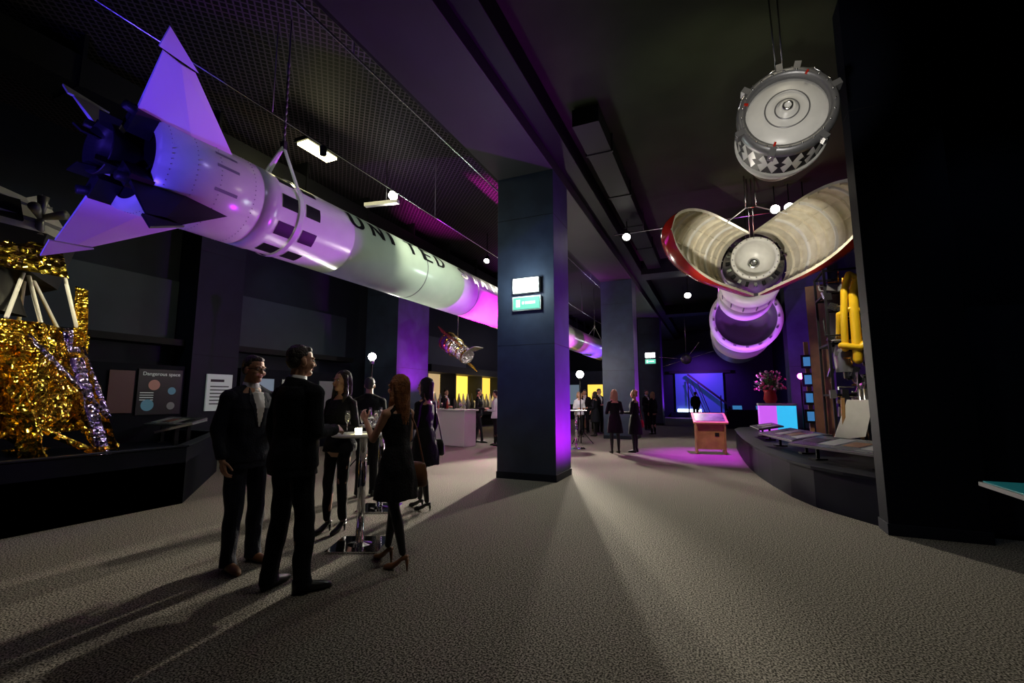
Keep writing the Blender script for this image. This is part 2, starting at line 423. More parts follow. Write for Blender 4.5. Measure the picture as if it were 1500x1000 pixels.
        if near:
            cu=bpy.data.curves.new('hair_strands','CURVE'); cu.dimensions='3D'; cu.bevel_depth=.0020; cu.bevel_resolution=0
            for i in range(320):
                a=random.uniform(R(-60),R(240))
                x0=math.cos(a); y0=-math.sin(a)
                if y0>.55 and abs(x0)<.8: continue
                pts=[]
                l2=ln*random.uniform(.8,1.12); ph=random.uniform(0,6); amp=random.uniform(.002,.008)
                for t in (0,.12,.25,.4,.55,.7,.85,1):
                    if t<=.25:
                        k=t/.25; el=R(75*(1-k)); rr=1.03
                        p=Vector((.087*rr*x0*math.cos(el),-.026+.097*rr*y0*math.cos(el),.046+.089*math.sin(el)))
                    else:
                        k=(t-.25)/.75
                        rx=.092+.010*math.sin(k*2.6)-.03*k*k; ry=.07-.028*k
                        p=Vector((rx*x0,-.040-.03*k+ry*y0,.046-l2*k-.02*k))
                        p.x+=amp*math.sin(ph+k*9); p.y+=amp*math.cos(ph+k*8)
                    pts.append(hp_(p)*sc)
                spn=cu.splines.new('POLY'); spn.points.add(len(pts)-1)
                for q_,pp in zip(spn.points,pts): q_.co=(*pp,1)
            co=bpy.data.objects.new('hair_strands',cu); COL.objects.link(co); co.parent=P; cu.materials.append(hairmat)
    if bag:
        g=MB(); bx=bagside
        c=Vector((bx*.25,.0,.80))*sc
        sp=[]
        for z,w_,t_ in ((-.12,.13,.05),(-.10,.15,.065),(0,.15,.06),(.08,.13,.04),(.1,.12,.02)):
            sp.append((c+Vector((0,0,z)),Y,X,w_,t_))
        g.loft(g.erings(sp,20),bag)
        top=L((bx*(sw-.03),0,1.455))*sc
        g.path([c+Vector((0,-.11,.09)),L((bx*(sw+.03),-.07,1.23))*sc,top,L((bx*(sw+.03),.08,1.23))*sc,c+Vector((0,.11,.09))],.008,bag,8)
        g.obj('handbag',P)
    return P

bent=lambda sd,up=0,out=0,fw=.25:[(sd*(.225+out),-.0,1.11),(sd*.13,fw,1.11+up),(-sd*.6,0.1,-.5 if up<.1 else .2)]
person('man_with_glasses',(-3.89,2.86),-28,1.84,outfit='suit',cloth=M_blue_cloth,shirt=True,hair='short',hairmat=M_hair_gr,glasses=True,head=(8,-4),
   feet=[(.12,.03,8),(-.12,-.02,-8)],arms=[None,bent(-1,-.02)],shoe=M_leather,skin=M_skin)
person('man_in_dark_suit',(-3.09,2.68),62,1.88,outfit='suit',cloth=M_cloth2,shirt=True,hair='short',hairmat=M_hair_dk,head=(-18,0),
   feet=[(.15,.0,28),(-.12,-.06,-12)],arms=[bent(1,0.0),None])
person('woman_with_long_dark_hair',(-3.90,3.98),-112,1.76,True,'casual',hair='long',hairmat=M_hair_dk,hairlen=.30,head=(-4,3),heel=.05,
   feet=[(.07,.06,5),(-.07,-.02,-5)],arms=[bent(1,0),bent(-1,.02)],skin=M_skin2)
person('woman_in_black_dress',(-2.66,3.42),150,1.66,True,'dress',hair='long',hairmat=M_hair_red,hairlen=.34,head=(10,0),heel=.07,
   feet=[(.04,.12,0),(-.06,-.16,-18)],arms=[[(.21,.04,1.14),(.23,.2,.99)],[(-.195,.12,1.15),(-.165,.26,1.32),(.6,.3,.2)]],legmat=M_tights,shoe=M_leather,sleeve=False,hem=.60,skin=M_skin,bag=M_leather,bagside=1)
person('woman_with_shoulder_bag',(-3.61,5.22),155,1.72,True,'dress',hair='long',hairmat=M_hair_dk,hairlen=.20,head=(15,0),heel=.04,
   feet=[(.06,.10,0),(-.06,-.10,-10)],arms=[None,bent(-1,.05)],legmat=M_tights,shoe=M_leatherb,hem=.58,bag=M_leatherb,bagside=1)
F=dict(near=False)
B2=[bent(1,0),bent(-1,0)]
person('man_in_dark_jacket',(-4.83,5.5),100,1.76,hair='short',hairmat=M_hair_gr,arms=[bent(1,0),None],**F)
person('waiter_in_black',(-7.15,13.35),-10,1.74,True,'casual',hair='short',arms=B2,feet=[(.08,.15,0),(-.08,-.12,0)],**F)
person('woman_in_white_blouse',(-6.2,12.7),160,1.68,True,'casual',hair='short',cloth=M_shirt,cloth2=M_cloth,arms=B2,feet=[(.08,.05,0),(-.08,-.12,0)],**F)
person('woman_with_blond_hair',(-2.49,12.3),95,1.66,True,'dress',hair='long',hairmat=M_hair_bl,hairlen=.22,arms=B2,legmat=M_tights,hem=.55,**F)
person('woman_with_red_handbag',(-2.04,12.75),140,1.66,True,'dress',hair='long',hairmat=M_hair_bl,hairlen=.10,arms=B2,legmat=M_tights,hem=.5,bag=M_redbag,bagside=1,**F)
person('woman_in_white_blouse',(-4.72,16.8),-80,1.66,True,'casual',hair='long',hairlen=.15,hairmat=M_hair_bl,cloth=M_shirt,cloth2=M_cloth,arms=B2,**F)
person('woman_in_grey_coat',(-4.25,17.35),150,1.68,True,'dress',hair='long',hairlen=.2,cloth=M_cloth2,legmat=M_tights,arms=B2,**F)
person('man_in_dark_jacket',(-5.0,18.7),-110,1.78,hair='short',shirt=True,arms=[bent(1,0),None],**F)
person('man_in_dark_suit',(-4.45,18.9),-60,1.82,hair='short',shirt=True,arms=[bent(1,0),None],**F)
person('woman_with_long_dark_hair',(-4.95,20.1),-100,1.66,True,'casual',hair='long',hairlen=.25,arms=B2,**F)
person('woman_with_blond_hair',(-5.6,20.6),-70,1.68,True,'dress',hair='long',hairmat=M_hair_bl,hairlen=.2,cloth=M_shirt,legmat=M_skin2,arms=B2,**F)
person('man_in_dark_jacket',(-2.9,18.6),170,1.78,hair='short',arms=[bent(1,0),None],**F)
person('woman_with_blond_hair',(-2.35,19.2),120,1.68,True,'casual',hair='long',hairmat=M_hair_bl,hairlen=.2,**F)
person('man_in_dark_suit',(-2.9,21.5),-60,1.8,hair='short',shirt=True,arms=[bent(1,0),None],**F)
person('man_in_dark_suit',(-1.2,31.0),80,1.8,hair='short',**F)
person('man_in_dark_jacket',(-9.2,14.6),-30,1.76,hair='short',shirt=True,arms=[bent(1,0),None],**F)
person('woman_in_grey_coat',(-6.6,16.5),-120,1.68,True,'casual',hair='long',hairlen=.2,cloth=M_cloth2,arms=B2,**F)

# ------------------------------------------------------------ room
CL=6.75; CR=6.35
sbox('floor',(-13,-5,-.1),(5,37,0),M_carpet)
sbox('wall_left',(-12.7,-5,0),(-11.5,37,CL),M_navyd)
sbox('wall_right',(3.7,6.95,0),(4.2,37,CR),M_navyd)
b=MB(); b.box((2.45,6.6,0),(4.2,6.95,CR),M_navyx); b.box((2.47,6.57,0.05),(3.88,6.6,2.45),M_navyd); b.obj('wall_right_front')
sbox('wall_right_near',(3.9,-5,0),(4.2,6.6,CR),M_navyd)
sbox('wall_far',(-12.7,36,0),(4.2,36.5,CL),M_navyd)
sbox('wall_back',(-12.7,-5.4,0),(4.2,-5,CL),M_navyd)
b=MB(); b.box((-12.7,-5,CL),(-3.74,36,CL+.15),M_mesh); b.box((-3.74,-5,CR),(4.2,36,CR+.45),M_ceilR); b.obj('ceiling')
b=MB(); b.box((-3.74,-5,5.73),(-2.6,36,CL),M_beam); b.box((-2.6,-5,5.95),(-2.25,36,CR),M_black); b.box((-3.95,-5,5.9),(-3.74,36,CL),M_black); b.obj('ceiling_beam',bevel=.01)
b=MB()
for y in (-1.0,16.5,25.3): b.box((-2.25,y,5.85),(3.7,y+.9,CR),M_black)
b.box((-11.5,-1,6.1),(-3.95,-.3,CL),M_black)
b.obj('ceiling_cross_beam')
def column(x0,y0,w=1.14,d=.9,top=5.73,m=M_navy):
    b=MB(); b.box((x0,y0,.0),(x0+w,y0+d,top),m)
    b.box((x0-.012,y0-.012,0),(x0+w+.012,y0+d+.012,.12),M_navyd)
    b.box((x0-.003,y0-.003,2.42),(x0+w+.003,y0+d+.003,2.428),M_black)
    b.box((x0-.003,y0-.003,4.86),(x0+w+.003,y0+d+.003,4.868),M_black)
    b.obj('column',bevel=.006)
column(-3.74,7.72); column(-3.74,16.5); column(-3.74,25.3)
column(-10.6,11.8,1.3,1.75,CL); column(-11.49,6.4,.75,1.1,CL,M_navyd)
column(1.62,6.28,.83,.30,CR,M_navyx); column(2.15,16.6,1.2,.9,5.85)
b=MB()
for y0,y1 in ((-3,1.0),(1.04,6.36),(7.56,11.7),(13.6,19.9)):
    b.box((-11.49,y0,2.78),(-11.38,y1,4.15),M_wallgrey)
    b.box((-11.49,y0,2.62),(-11.0,y1,2.76),M_black)
b.obj('trim_1')
b=MB()
b.tube((-5.4,-4.9,5.35),(-5.4,35.9,5.35),.014,None,M_steel); 
for y in range(-4,36,4): b.tube((-5.4,y,5.35),(-5.4,y,CL-.01),.006,None,M_grey)
for y in (4.9,): b.rev([(0,.05),(.12,.06),(.14,.045)],(-5.4,y,5.2),(0,0,1),M_black,16)
b.obj('lighting_rail')
b=MB(); b.tube((-3.97,-4.9,5.75),(-3.97,35.9,5.75),.015,None,M_steel)
for y in range(-4,36,4): b.tube((-3.97,y,5.75),(-3.97,y,5.95),.006,None,M_grey)
b.obj('lighting_rail')
b=MB(); b.box((-2.0,7,6.0),(-1.55,16.4,6.3),M_black)
for y in range(8,16,2): b.box((-2.03,y,5.985),(-1.52,y+.05,CR-.01),M_black)
b.obj('ventilation_duct')
b=MB(); b.box((-8.9,-4,5.95),(-8.2,35,6.4),M_black)
for y in range(-3,35,2): b.box((-8.93,y,5.92),(-8.17,y+.05,CL-.01),M_black)
b.obj('ventilation_duct')
b=MB(); b.tube((-2.25,11.7,5.72),(3.6,11.7,5.72),.018,None,M_steel)
for x in (-1.5,1,3): b.tube((x,11.7,5.72),(x,11.7,CR-.01),.008,None,M_grey)
b.obj('lighting_rail')

def aim(ob,t): ob.rotation_euler=(Vector(t)-ob.location).to_track_quat('-Z','Y').to_euler()
def spot(loc,tgt,e,col,ang=50,blend=.6,rad=.06):
    l=bpy.data.lights.new('spot_lamp','SPOT'); l.energy=e; l.color=col; l.spot_size=R(ang); l.spot_blend=blend; l.shadow_soft_size=rad
    o=bpy.data.objects.new('spot_lamp',l); COL.objects.link(o); o.location=loc; aim(o,tgt); return o
def point(loc,e,col,rad=.1):
    l=bpy.data.lights.new('bulb','POINT'); l.energy=e; l.color=col; l.shadow_soft_size=rad
    o=bpy.data.objects.new('bulb_light',l); COL.objects.link(o); o.location=loc; return o
def fixture(loc,tgt,m=M_lampw,r=.06,ceil=None,name='spotlight'):
    b=MB(); p=Vector(loc); d=(Vector(tgt)-p).normalized()
    b.rev([(-.22,.02),(-.20,r*.8),(0,r*1.15),(.02,r*1.2)],p,d,M_black,16)
    b.rev([(.0,.001),(.0,r*1.05)],p,d,m,16)
    if ceil: b.tube(p-d*.12,(p.x-d.x*.12,p.y-d.y*.12,ceil),.012,None,M_black)
    return b.obj(name)
def floodstand(x,y,z,r=.085):
    b=MB(); b.tube((x,y,.02),(x,y,z-.1),.018,None,M_black)
    for a in (0,120,240): b.tube((x,y,.45),(x+.4*math.cos(R(a)),y+.4*math.sin(R(a)),.012),.012,None,M_black)
    b.ell((x,y,z),(r,r,r),M_lampw)
    b.tube((x,y,z-.16),(x,y,z-.06),.05,.05,M_grey)
    b.obj('floodlight_on_stand')
floodstand(-4.0,14.4,2.2,.12); floodstand(-6.9,7.9,2.35); floodstand(-4.75,14.3,2.3,.1)
b=MB(); b.box((-7.1,5.75,6.28),(-6.75,6.55,6.36),M_black); b.box((-7.06,5.79,6.24),(-6.79,6.51,6.285),M_lampy); 
for y in (5.9,6.4): b.tube((-6.92,y,6.36),(-6.92,y,CL-.01),.01,None,M_black)
b.obj('ceiling_light')
b=MB(); b.bar((-7.0,7.6,5.75),(-6.2,7.75,5.75),.1,.08,M_whitep); b.tube((-6.5,7.7,5.78),(-6.5,7.7,CL-.01),.012,None,M_black); b.ell((-6.35,7.75,5.92),(.10,.10,.10),M_lampw); b.obj('ceiling_spotlight_bar')
fixture((-.86,19.6,5.6),(-1,14,0),ceil=CR-.01,r=.12); fixture((-1.9,11.5,5.55),(-2,6,0),ceil=CR-.01,r=.09)
for i in range(3): fixture((1.45+i*.28,11.6,5.75),(1.0+.2*i,7.,2.6),ceil=CR-.01,r=.09)
fixture((-1.35,2.9,6.05),(-1.6,2,0),ceil=CR-.01,r=.08,m=M_lampy)
fixture((-7.5,17.5,5.8),(-6,10,0),ceil=CL-.01,r=.10); fixture((-6.5,12.6,5.8),(-5.5,8,0),ceil=CL-.01,r=.08)
def exitsign(x,y,z,w=.52):
    b=MB(); b.box((x-w/2,y-.10,z+.06),(x+w/2,y-.0,z+.34),M_whitep); b.box((x-w/2+.02,y-.115,z+.08),(x+w/2-.02,y-.10,z+.32),M_sign_w)
    b.box((x-w/2-.02,y-.06,z-.26),(x+w/2+.02,y,z),M_whitep); b.box((x-w/2,y-.075,z-.24),(x+w/2,y-.06,z-.02),M_sign_g)
    b.box((x-.02,y-.079,z-.15),(x+.18,y-.075,z-.10),M_sign_p); b.box((x-.2,y-.079,z-.20),(x-.12,y-.075,z-.06),M_sign_p)
    b.box((x-.08,y-.079,z-.15),(x-.04,y-.075,z-.10),M_sign_p)
    b.obj('exit_sign')
exitsign(-3.12,7.72,3.32); exitsign(-3.12,25.3,3.5)

# ------------------------------------------------------------ rocket (left)
RX,RZ=-5.3,3.85
b=MB(); ctr=Vector((RX,0,RZ))
b.rev([(2.42,.40),(2.42,.52),(3.5,.52),(3.505,.512),(3.53,.512),(3.535,.52),(3.75,.52),(3.755,.51),(5.0,.51),(5.005,.506),(5.03,.506),(5.035,.51),(10.9,.51),(10.95,.53),(11.25,.53),(11.3,.50),(12.4,.46),(16.5,.46),(16.55,.48),(16.9,.48),(17,.46),(20.5,.46),(20.6,.49),(23.2,.49),(24.6,.2),(24.9,.02)],ctr,(0,1,0),M_rocket,64)
b.rev([(2.44,.001),(2.44,.50)],ctr,(0,1,0),M_black,48)
b.rev([(2.44,.16),(2.35,.18),(2.25,.22),(2.15,.27),(2.13,.27),(2.25,.2),(2.38,.15)],ctr,(0,1,0),M_mark,40)
for a in (45,135,225,315):
    u=Vector((math.cos(R(a)),0,math.sin(R(a)))); t=Vector((-u.z,0,u.x))
    P_=lambda r,y:(ctr+u*r+Vector((0,y,0)))
    m=M_fin if a!=315 else M_mark
    for sg in (1,-1):
        A_=P_(.47,3.25);B_=P_(.47,2.75)+t*sg*.055;C_=P_(.47,2.25)+t*sg*.02
        D_=P_(1.1,2.5);E_=P_(1.1,2.36)+t*sg*.025;F_=P_(1.12,2.2)+t*sg*.01
        b.add([A_,B_,C_,D_,E_,F_],[(0,1,4,3),(1,2,5,4)],m,False)
    b.add([P_(.47,2.25)+t*.02,P_(.47,2.25)-t*.02,P_(1.12,2.2)-t*.01,P_(1.12,2.2)+t*.01],[(0,1,2,3)],m,False)
    b.slab([P_(1.115,2.52),P_(1.135,2.16),P_(1.34,2.16)],t*.022,M_fin if a!=315 else M_mark)
    b.obox(P_(.40,2.33),(.24,.20,.15),m=M_mark,Rm=Matrix((u,Y,t)).transposed())
    b.tube(P_(.46,2.35),P_(.5,2.15),.05,.045,M_mark); b.slab([P_(.20,2.2),P_(.34,2.2),P_(.34,2.02),P_(.22,2.06)],t*.02,M_mark)
def patch(b,y0,y1,a0,a1,r,m,k=6):
    rings=[[ctr+Vector((r*math.cos(R(a0+(a1-a0)*j/k)),y,r*math.sin(R(a0+(a1-a0)*j/k)))) for j in range(k+1)] for y in (y0,y1)]
    b.loft(rings,m,True,False,False)
for y in (3.77,4.13):
    for a in range(-1,359,40): patch(b,y,y+.23,a-4,a+16,.5145,M_mark)
for y in (3.3,6.9,8.9): 
    b.rev([(y,.511),(y+.012,.5125),(y+.024,.511)],ctr,(0,1,0),M_grey,64)
for y in (2.5,2.75,3.0,3.4):
    for a in range(0,360,6): b.ell(ctr+Vector((.521*math.cos(R(a)),y,.521*math.sin(R(a)))),(.006,.006,.006),M_grey,None,5,3)
for a in (10,-20,28): patch(b,2.95,3.2,a,a+4,.523,M_posterd)
for y in (4.05,13.5,21.5):
    rr=.528 if y<12 else .5
    b.rev([(y-.03,rr),(y+.03,rr)],ctr,(0,1,0),M_whitep,48)
    ap=Vector((RX+.1,y,RZ+1.0))
    for sgn in (1,-1): b.bar((RX+sgn*.42,y,RZ+.32),ap,.04,.02,M_whitep)
    b.bar(ap+Vector((0,-.25,-.5)),ap,.03,.03,M_whitep); b.obox(ap,(.08,.05,.12),m=M_steel)
    b.tube(ap,(RX+.1,y,CL-.01),.010,None,M_grey)
    for k in range(12): b.ell((RX+.1,y,RZ+1.1+k*.1),(.022,.022,.05),M_grey,None,6,4)
rk=b.obj('suspended_rocket')
import bmesh
def letter(ch,y0,w,a0,a1,parent,rad):
    cu=bpy.data.curves.new('t','FONT'); cu.body=ch; cu.size=1; o=bpy.data.objects.new('t',cu); COL.objects.link(o); bpy.context.view_layer.update()
    me=bpy.data.meshes.new_from_object(o.evaluated_get(bpy.context.evaluated_depsgraph_get())); bpy.data.objects.remove(o)
    bm=bmesh.new(); bm.from_mesh(me); bmesh.ops.triangulate(bm,faces=bm.faces)
    for _ in range(2):
        bmesh.ops.subdivide_edges(bm,edges=[e for e in bm.edges if e.calc_length()>.10],cuts=2); bmesh.ops.triangulate(bm,faces=bm.faces)
    bm.to_mesh(me); bm.free()
    n=len(me.vertices); co=np.empty(n*3,dtype=np.float32); me.vertices.foreach_get('co',co); c=co.reshape(-1,3)
    x0,x1=c[:,0].min(),c[:,0].max(); z0,z1=c[:,1].min(),c[:,1].max()
    fx=(c[:,0]-x0)/(x1-x0+1e-6); fy=(c[:,1]-z0)/(z1-z0+1e-6); an=np.radians(a0+(a1-a0)*fy)
    c[:,0]=RX+rad*np.cos(an); c[:,1]=y0+fx*w; c[:,2]=RZ+rad*np.sin(an)
    me.vertices.foreach_set('co',co); me.materials.clear(); me.materials.append(M_mark); me.update()
    o=bpy.data.objects.new('letter',me); COL.objects.link(o); o.parent=parent
for k in range(3):
    yy=4.95+k*.018
    for ch in 'UNITED STATES':
        if ch!=' ': letter(ch,yy,.06 if ch=='I' else .27,16,48,rk,.5165+k*.0008)
        yy+=.46

# ------------------------------------------------------------ right hanging launcher
HX,HZ=.90,4.4
b=MB(); o=Vector((.80,5.1,4.36)); ax=(0,1,0); q_=.82
def sc_(pr): return [(a,r*q_) for a,r in pr]
b.rev(sc_([(-.02,.001),(-.09,.05),(-.10,.09),(-.04,.10),(-.045,.2),(-.03,.32),(.0,.42),(.03,.455)]),o,ax,M_whitep,48)
b.rev(sc_([(-.12,.04),(-.13,.055),(-.10,.06)]),o,ax,M_steel,24)
for rr,mm in ((.13,M_grey),(.24,M_grey)): b.rev(sc_([(-.052,rr-.008),(-.06,rr),(-.05,rr+.008)]),o,ax,mm,40)
b.rev(sc_([(.03,.45),(-.05,.46),(-.06,.53),(.0,.56),(.05,.56),(.06,.535)]),o,ax,M_grey,48)
b.rev([(.06,.435),(.12,.44),(.48,.44)],o,ax,M_whitep,64); b.rev([(.48,.44),(.49,.46),(.54,.46),(.55,.44),(.66,.42),(.68,.34),(.68,.001)],o,ax,M_whitep,48)
for k in range(24):
    a0=k*15; a1=a0+15; am=(a0+a1)/2
    pt=lambda a,y,r=.4435:o+Vector((r*math.cos(R(a)),y,r*math.sin(R(a))))
    b.add([pt(a0,.08),pt(am,.25),pt(a1,.08)],[(0,1,2)],M_mark,False)
    b.add([pt(a0,.46),pt(am,.29),pt(a1,.46)],[(0,1,2)],M_mark,False)
    if k%2: b.add([pt(a0,.26),pt(am,.20),pt(a1,.26),pt(am,.34)],[(0,1,2,3)],M_mark,False)
for k in range(24):
    a=R(k*15); p=o+Vector((.41*math.cos(a),-.06,.41*math.sin(a))); b.ell(p,(.012,.012,.012),M_steel,None,6,4)
for a in (20,75,140,200,250,310,95):
    p=o+Vector((.46*math.cos(R(a)),.0,.46*math.sin(R(a)))); b.obox(p,(.08,.12,.06),(0,-R(a),0),M_grey)
    b.tube(p,p+Vector((.05*math.cos(R(a)),-.02,.05*math.sin(R(a)))),.018,.013,M_steel)
for a in (60,160,250): 
    p=o+Vector((.385*math.cos(R(a)),-.07,.385*math.sin(R(a)))); b.obox(p,(.04,.02,.02),(0,-R(a),0),M_red)
for a in (30,80,130): b.path([o+Vector((.45*math.cos(R(a+t)),-.03+.02*math.sin(t),.45*math.sin(R(a+t)))) for t in range(0,40,8)],.012,M_steel,6)
b.rev(sc_([(.68,.42),(.80,.42),(1.0,.36),(1.18,.2),(1.22,.001)]),o,ax,M_woodd,40)
tz=o.z+.46
for x in (-.03,.03): b.tube((.80+x,5.3,tz),(.78+x*1.5,5.3,CR-.01),.008,None,M_steel)
b.obox((.80,5.3,tz+.04),(.22,.12,.05),m=M_steel); b.tube((.5,5.15,tz-.1),(.76,5.3,tz+.12),.006,None,M_steel); b.tube((1.1,5.15,tz-.1),(.84,5.3,tz+.12),.006,None,M_steel)
b.obj('suspended_rocket_stage')
b=MB(); FY=11.05; FR=.72; FL=3.25
def fprof(t):
    if t<.4: return FR
    k=(t-.4)/.6; return max(.02,FR*math.sqrt(max(0,1-k**2.2)))
for sd in (-1,1):
    a=R(26 if sd<0 else 25); d=Vector((sd*math.sin(a),-math.cos(a),.03 if sd>0 else .0)).normalized()
    upv=Vector((sd*math.cos(a),math.sin(a),0))
    hinge=Vector((HX+sd*.04,FY,HZ-.02))
    N=26
    prof=[(FL*i/N,fprof(i/N)) for i in range(N+1)]
    b.rev(prof,hinge,d,M_red,28,-90,90,up=upv)
    b.rev([(x,max(.005,r-.035)) for x,r in prof],hinge,d,M_cream,28,-90,90,up=upv)
    w=upv; u=d.cross(w).normalized()
    for sg in (1,-1):
        rings=[]
        for x,r in prof: rings.append([hinge+d*x+u*sg*(r+.004)+w*-.002,hinge+d*x+u*sg*max(.003,r-.05)+w*-.002])
        b.loft(rings,M_cream,False,False,False)
    for i in range(1,12):
        t=i/12.5; r=fprof(t)-.035; xx=FL*t
        b.rev([(xx-.02,r),(xx-.016,r-.045),(xx+.016,r-.045),(xx+.02,r)],hinge,d,M_whitep if i%3==0 else M_cream,24,-88,88,up=upv,smooth=False)
    for an in (-50,-18,18,50):
        pts=[]
        for i in range(0,22):
            t=i/24; r=fprof(t)-.05; pts.append(hinge+d*FL*t+w*(r*math.cos(R(an)))+u*(r*math.sin(R(an))))
        b.path(pts,.012,M_cream,6)
    b.tube(hinge+d*1.2+Z*.6,Vector((HX+sd*.1,FY-.2,5.6)),.012,None,M_whitep)
    b.tube(Vector((HX+sd*.1,FY-.2,5.6)),Vector((HX+sd*.1,FY-.2,CR-.01)),.012,None,M_steel)
b.tube((HX-.1,FY-.2,5.6),(HX+.1,FY-.2,5.6),.02,None,M_steel)
b.obj('rocket_nose_fairing')
b=MB(); o=Vector((HX,FY-.35,HZ))
b.rev([(0,.38),(-.05,.40),(-.06,.45),(0,.47),(.08,.47),(.10,.44)],o,ax,M_whitep,48)
b.rev([(0,.385),(.12,.37),(.3,.33),(.4,.22),(.42,.001)],o,ax,M_whitep,40)
b.rev([(.1,.44),(.5,.56),(.6,.62),(.66,.62),(.66,.1)],o,ax,M_grey,48)
b.rev([(.42,.001),(.34,.06),(.38,.12)],o,ax,M_steel,24)
for k in range(20):
    a=R(k*18); b.obox(o+Vector((.52*math.cos(a),.25,.52*math.sin(a))),(.09,.12,.06),(0,-a,0),M_steel if k%2 else M_black); b.ell(o+Vector((.43*math.cos(a),-.06,.43*math.sin(a))),(.014,)*3,M_grey,None,6,4)
for x in (-.04,.04): b.tube((HX+x,FY,HZ+.5),(HX+x,FY,CR-.01),.01,None,M_steel)
b.obj('rocket_payload_module')
b=MB(); o=Vector((HX,12.4,HZ-.05))
b.rev([(0,.45),(-.04,.52),(0,.66),(.06,.70),(.1,.70),(.12,.68),(.7,.68),(.72,.71),(.8,.71),(.82,.68),(1.9,.68),(1.95,.72),(2.05,.72),(2.1,.5),(2.4,.3),(2.4,.01)],o,ax,M_whitep,56)
b.rev([(0,.45),(.1,.3),(.15,.01)],o,ax,M_grey,40)
for k in range(14): 
    a=R(k*360/14); b.tube(o+Vector((.69*math.cos(a),.12,.69*math.sin(a))),o+Vector((.69*math.cos(a),.7,.69*math.sin(a))),.014,None,M_grey,6)
for y in (.3,1.7): b.tube(o+Vector((0,y,.68)),(HX,12.4+y,CR-.01),.014,None,M_steel)
b.obj('suspended_rocket_stage')
b=MB(); o=Vector((HX+.05,15.6,3.9)); b_r=1.0
b.rev([(0,.86),(-.03,.9),(-.02,.96),(.05,b_r+.03),(.14,b_r+.03),(.16,b_r),(.5,b_r),(.52,b_r+.03),(.6,b_r+.03),(.62,b_r),(3.2,b_r),(3.22,b_r+.03),(3.3,b_r+.03),(3.32,b_r),(6.0,b_r),(6.1,.6),(6.1,.01)],o,ax,M_whitep,56)
b.rev([(0,.86),(.25,.82),(.5,.6),(.6,.01)],o,ax,M_grey,40)
for k in range(16):
    a=R(k*22.5); b.obox(o+Vector((.9*math.cos(a),-.02,.9*math.sin(a))),(.06,.08,.08),(0,-a,0),M_grey)
for y in (.6,5): b.tube(o+Vector((0,y,b_r)),(HX+.05,15.6+y,CR-.01),.014,None,M_steel)
b.obj('suspended_rocket_stage')

# ------------------------------------------------------------ right plinth
fp=[(3.68,6.97),(2.44,6.97),(2.44,6.60),(1.66,6.60),(1.42,6.98),(1.15,7.42),(.95,8.05),(.79,8.9),(.66,9.8),(.57,10.8),(.52,11.8),(.48,13.3),(.47,15.0),(.62,15.9),(1.0,16.4),(3.68,16.4)]
b=MB(); b.prism(fp,.0,.5,M_base)
b.prism([(x-.03 if x<1.5 else x,y) for x,y in fp],.5,.54,M_navyx)
b.obj('display_plinth')
def desk(x,y,z,w,d,rz,tilt=18,m=M_panel,base=.5,name='information_desk',lg=.35,img=True):
    b=MB(); Rm=(Euler((R(tilt),0,R(rz)))).to_matrix(); Rz=Euler((0,0,R(rz))).to_matrix()
    b.obox((x,y,z),(w,d,.03),m=M_grey,Rm=Rm)
    up=Rm@Z
    b.obox(Vector((x,y,z))+up*.019,(w-.04,d-.04,.01),m=m,Rm=Rm)
    if img:
        for i in range(4):
            c=Vector((x,y,z))+up*.026+Rm@Vector(((i-1.5)*w*.23,.02*(i%2),0)); b.obox(c,(w*.18,d*(.62 if i%2 else .4),.004),m=(M_paneld,M_posterd,M_woodd,M_posterd)[i],Rm=Rm)
    for s_ in (-1,1):
        p=Vector((x,y,z-.02))+Rz@Vector((s_*w*lg,0,0)); b.bar(p,(p.x,p.y,base+.02),.06,.04,M_black)
        b.obox((p.x,p.y,base+.01),(.14,.2,.02),m=M_black,Rm=Rz)
    b.obj(name)
desk(1.62,7.75,.80,1.5,.60,-58,10,m=M_panel,base=.54); desk(1.20,9.6,.80,1.7,.6,-78,10,m=M_panel,base=.54); desk(1.0,12.0,.80,1.3,.5,-86,10,base=.54)
desk(2.62,4.48,.80,1.6,.60,0,0,M_teal,0,'information_desk',.1,False)
# engine exhibit
b=MB(); cx,cy=2.33,10.0
b.obox((1.98,10.95,2.15),(.06,.35,3.2),(0,0,R(66)),M_woodd)
b.box((cx-.55,cy-.5,.545),(cx+.55,cy+.5,.62),M_wood)
fr=[(cx-.45,cy-.4),(cx+.45,cy-.4),(cx+.45,cy+.4),(cx-.45,cy+.4)]
for x,y in fr: b.bar((x,y,.62),(x,y,3.75),.04,.04,M_mark)
for z in (1.5,2.4,3.3,3.72):
    for i in range(4):
        x,y=fr[i];x2,y2=fr[(i+1)%4]; b.bar((x,y,z),(x2,y2,z),.035,.035,M_mark)
b.rev([(0,.01),(0,.32),(.05,.35),(1.1,.35),(1.15,.25),(1.3,.12)],(cx,cy,2.25),Z,M_mark,32)
b.rev([(0,.17),(.12,.13),(.25,.17),(.5,.32),(.75,.42),(.8,.43),(.8,.41)],(cx+.1,cy-.1,1.85),(0.05,-.1,-1),M_steel,32)
b.rev([(0,.12),(.3,.14),(.5,.09)],(cx-.25,cy-.3,1.9),Z,M_grey,20); b.rev([(0,.15),(.25,.18),(.4,.1)],(cx+.3,cy-.3,2.0),Z,M_steel,20)
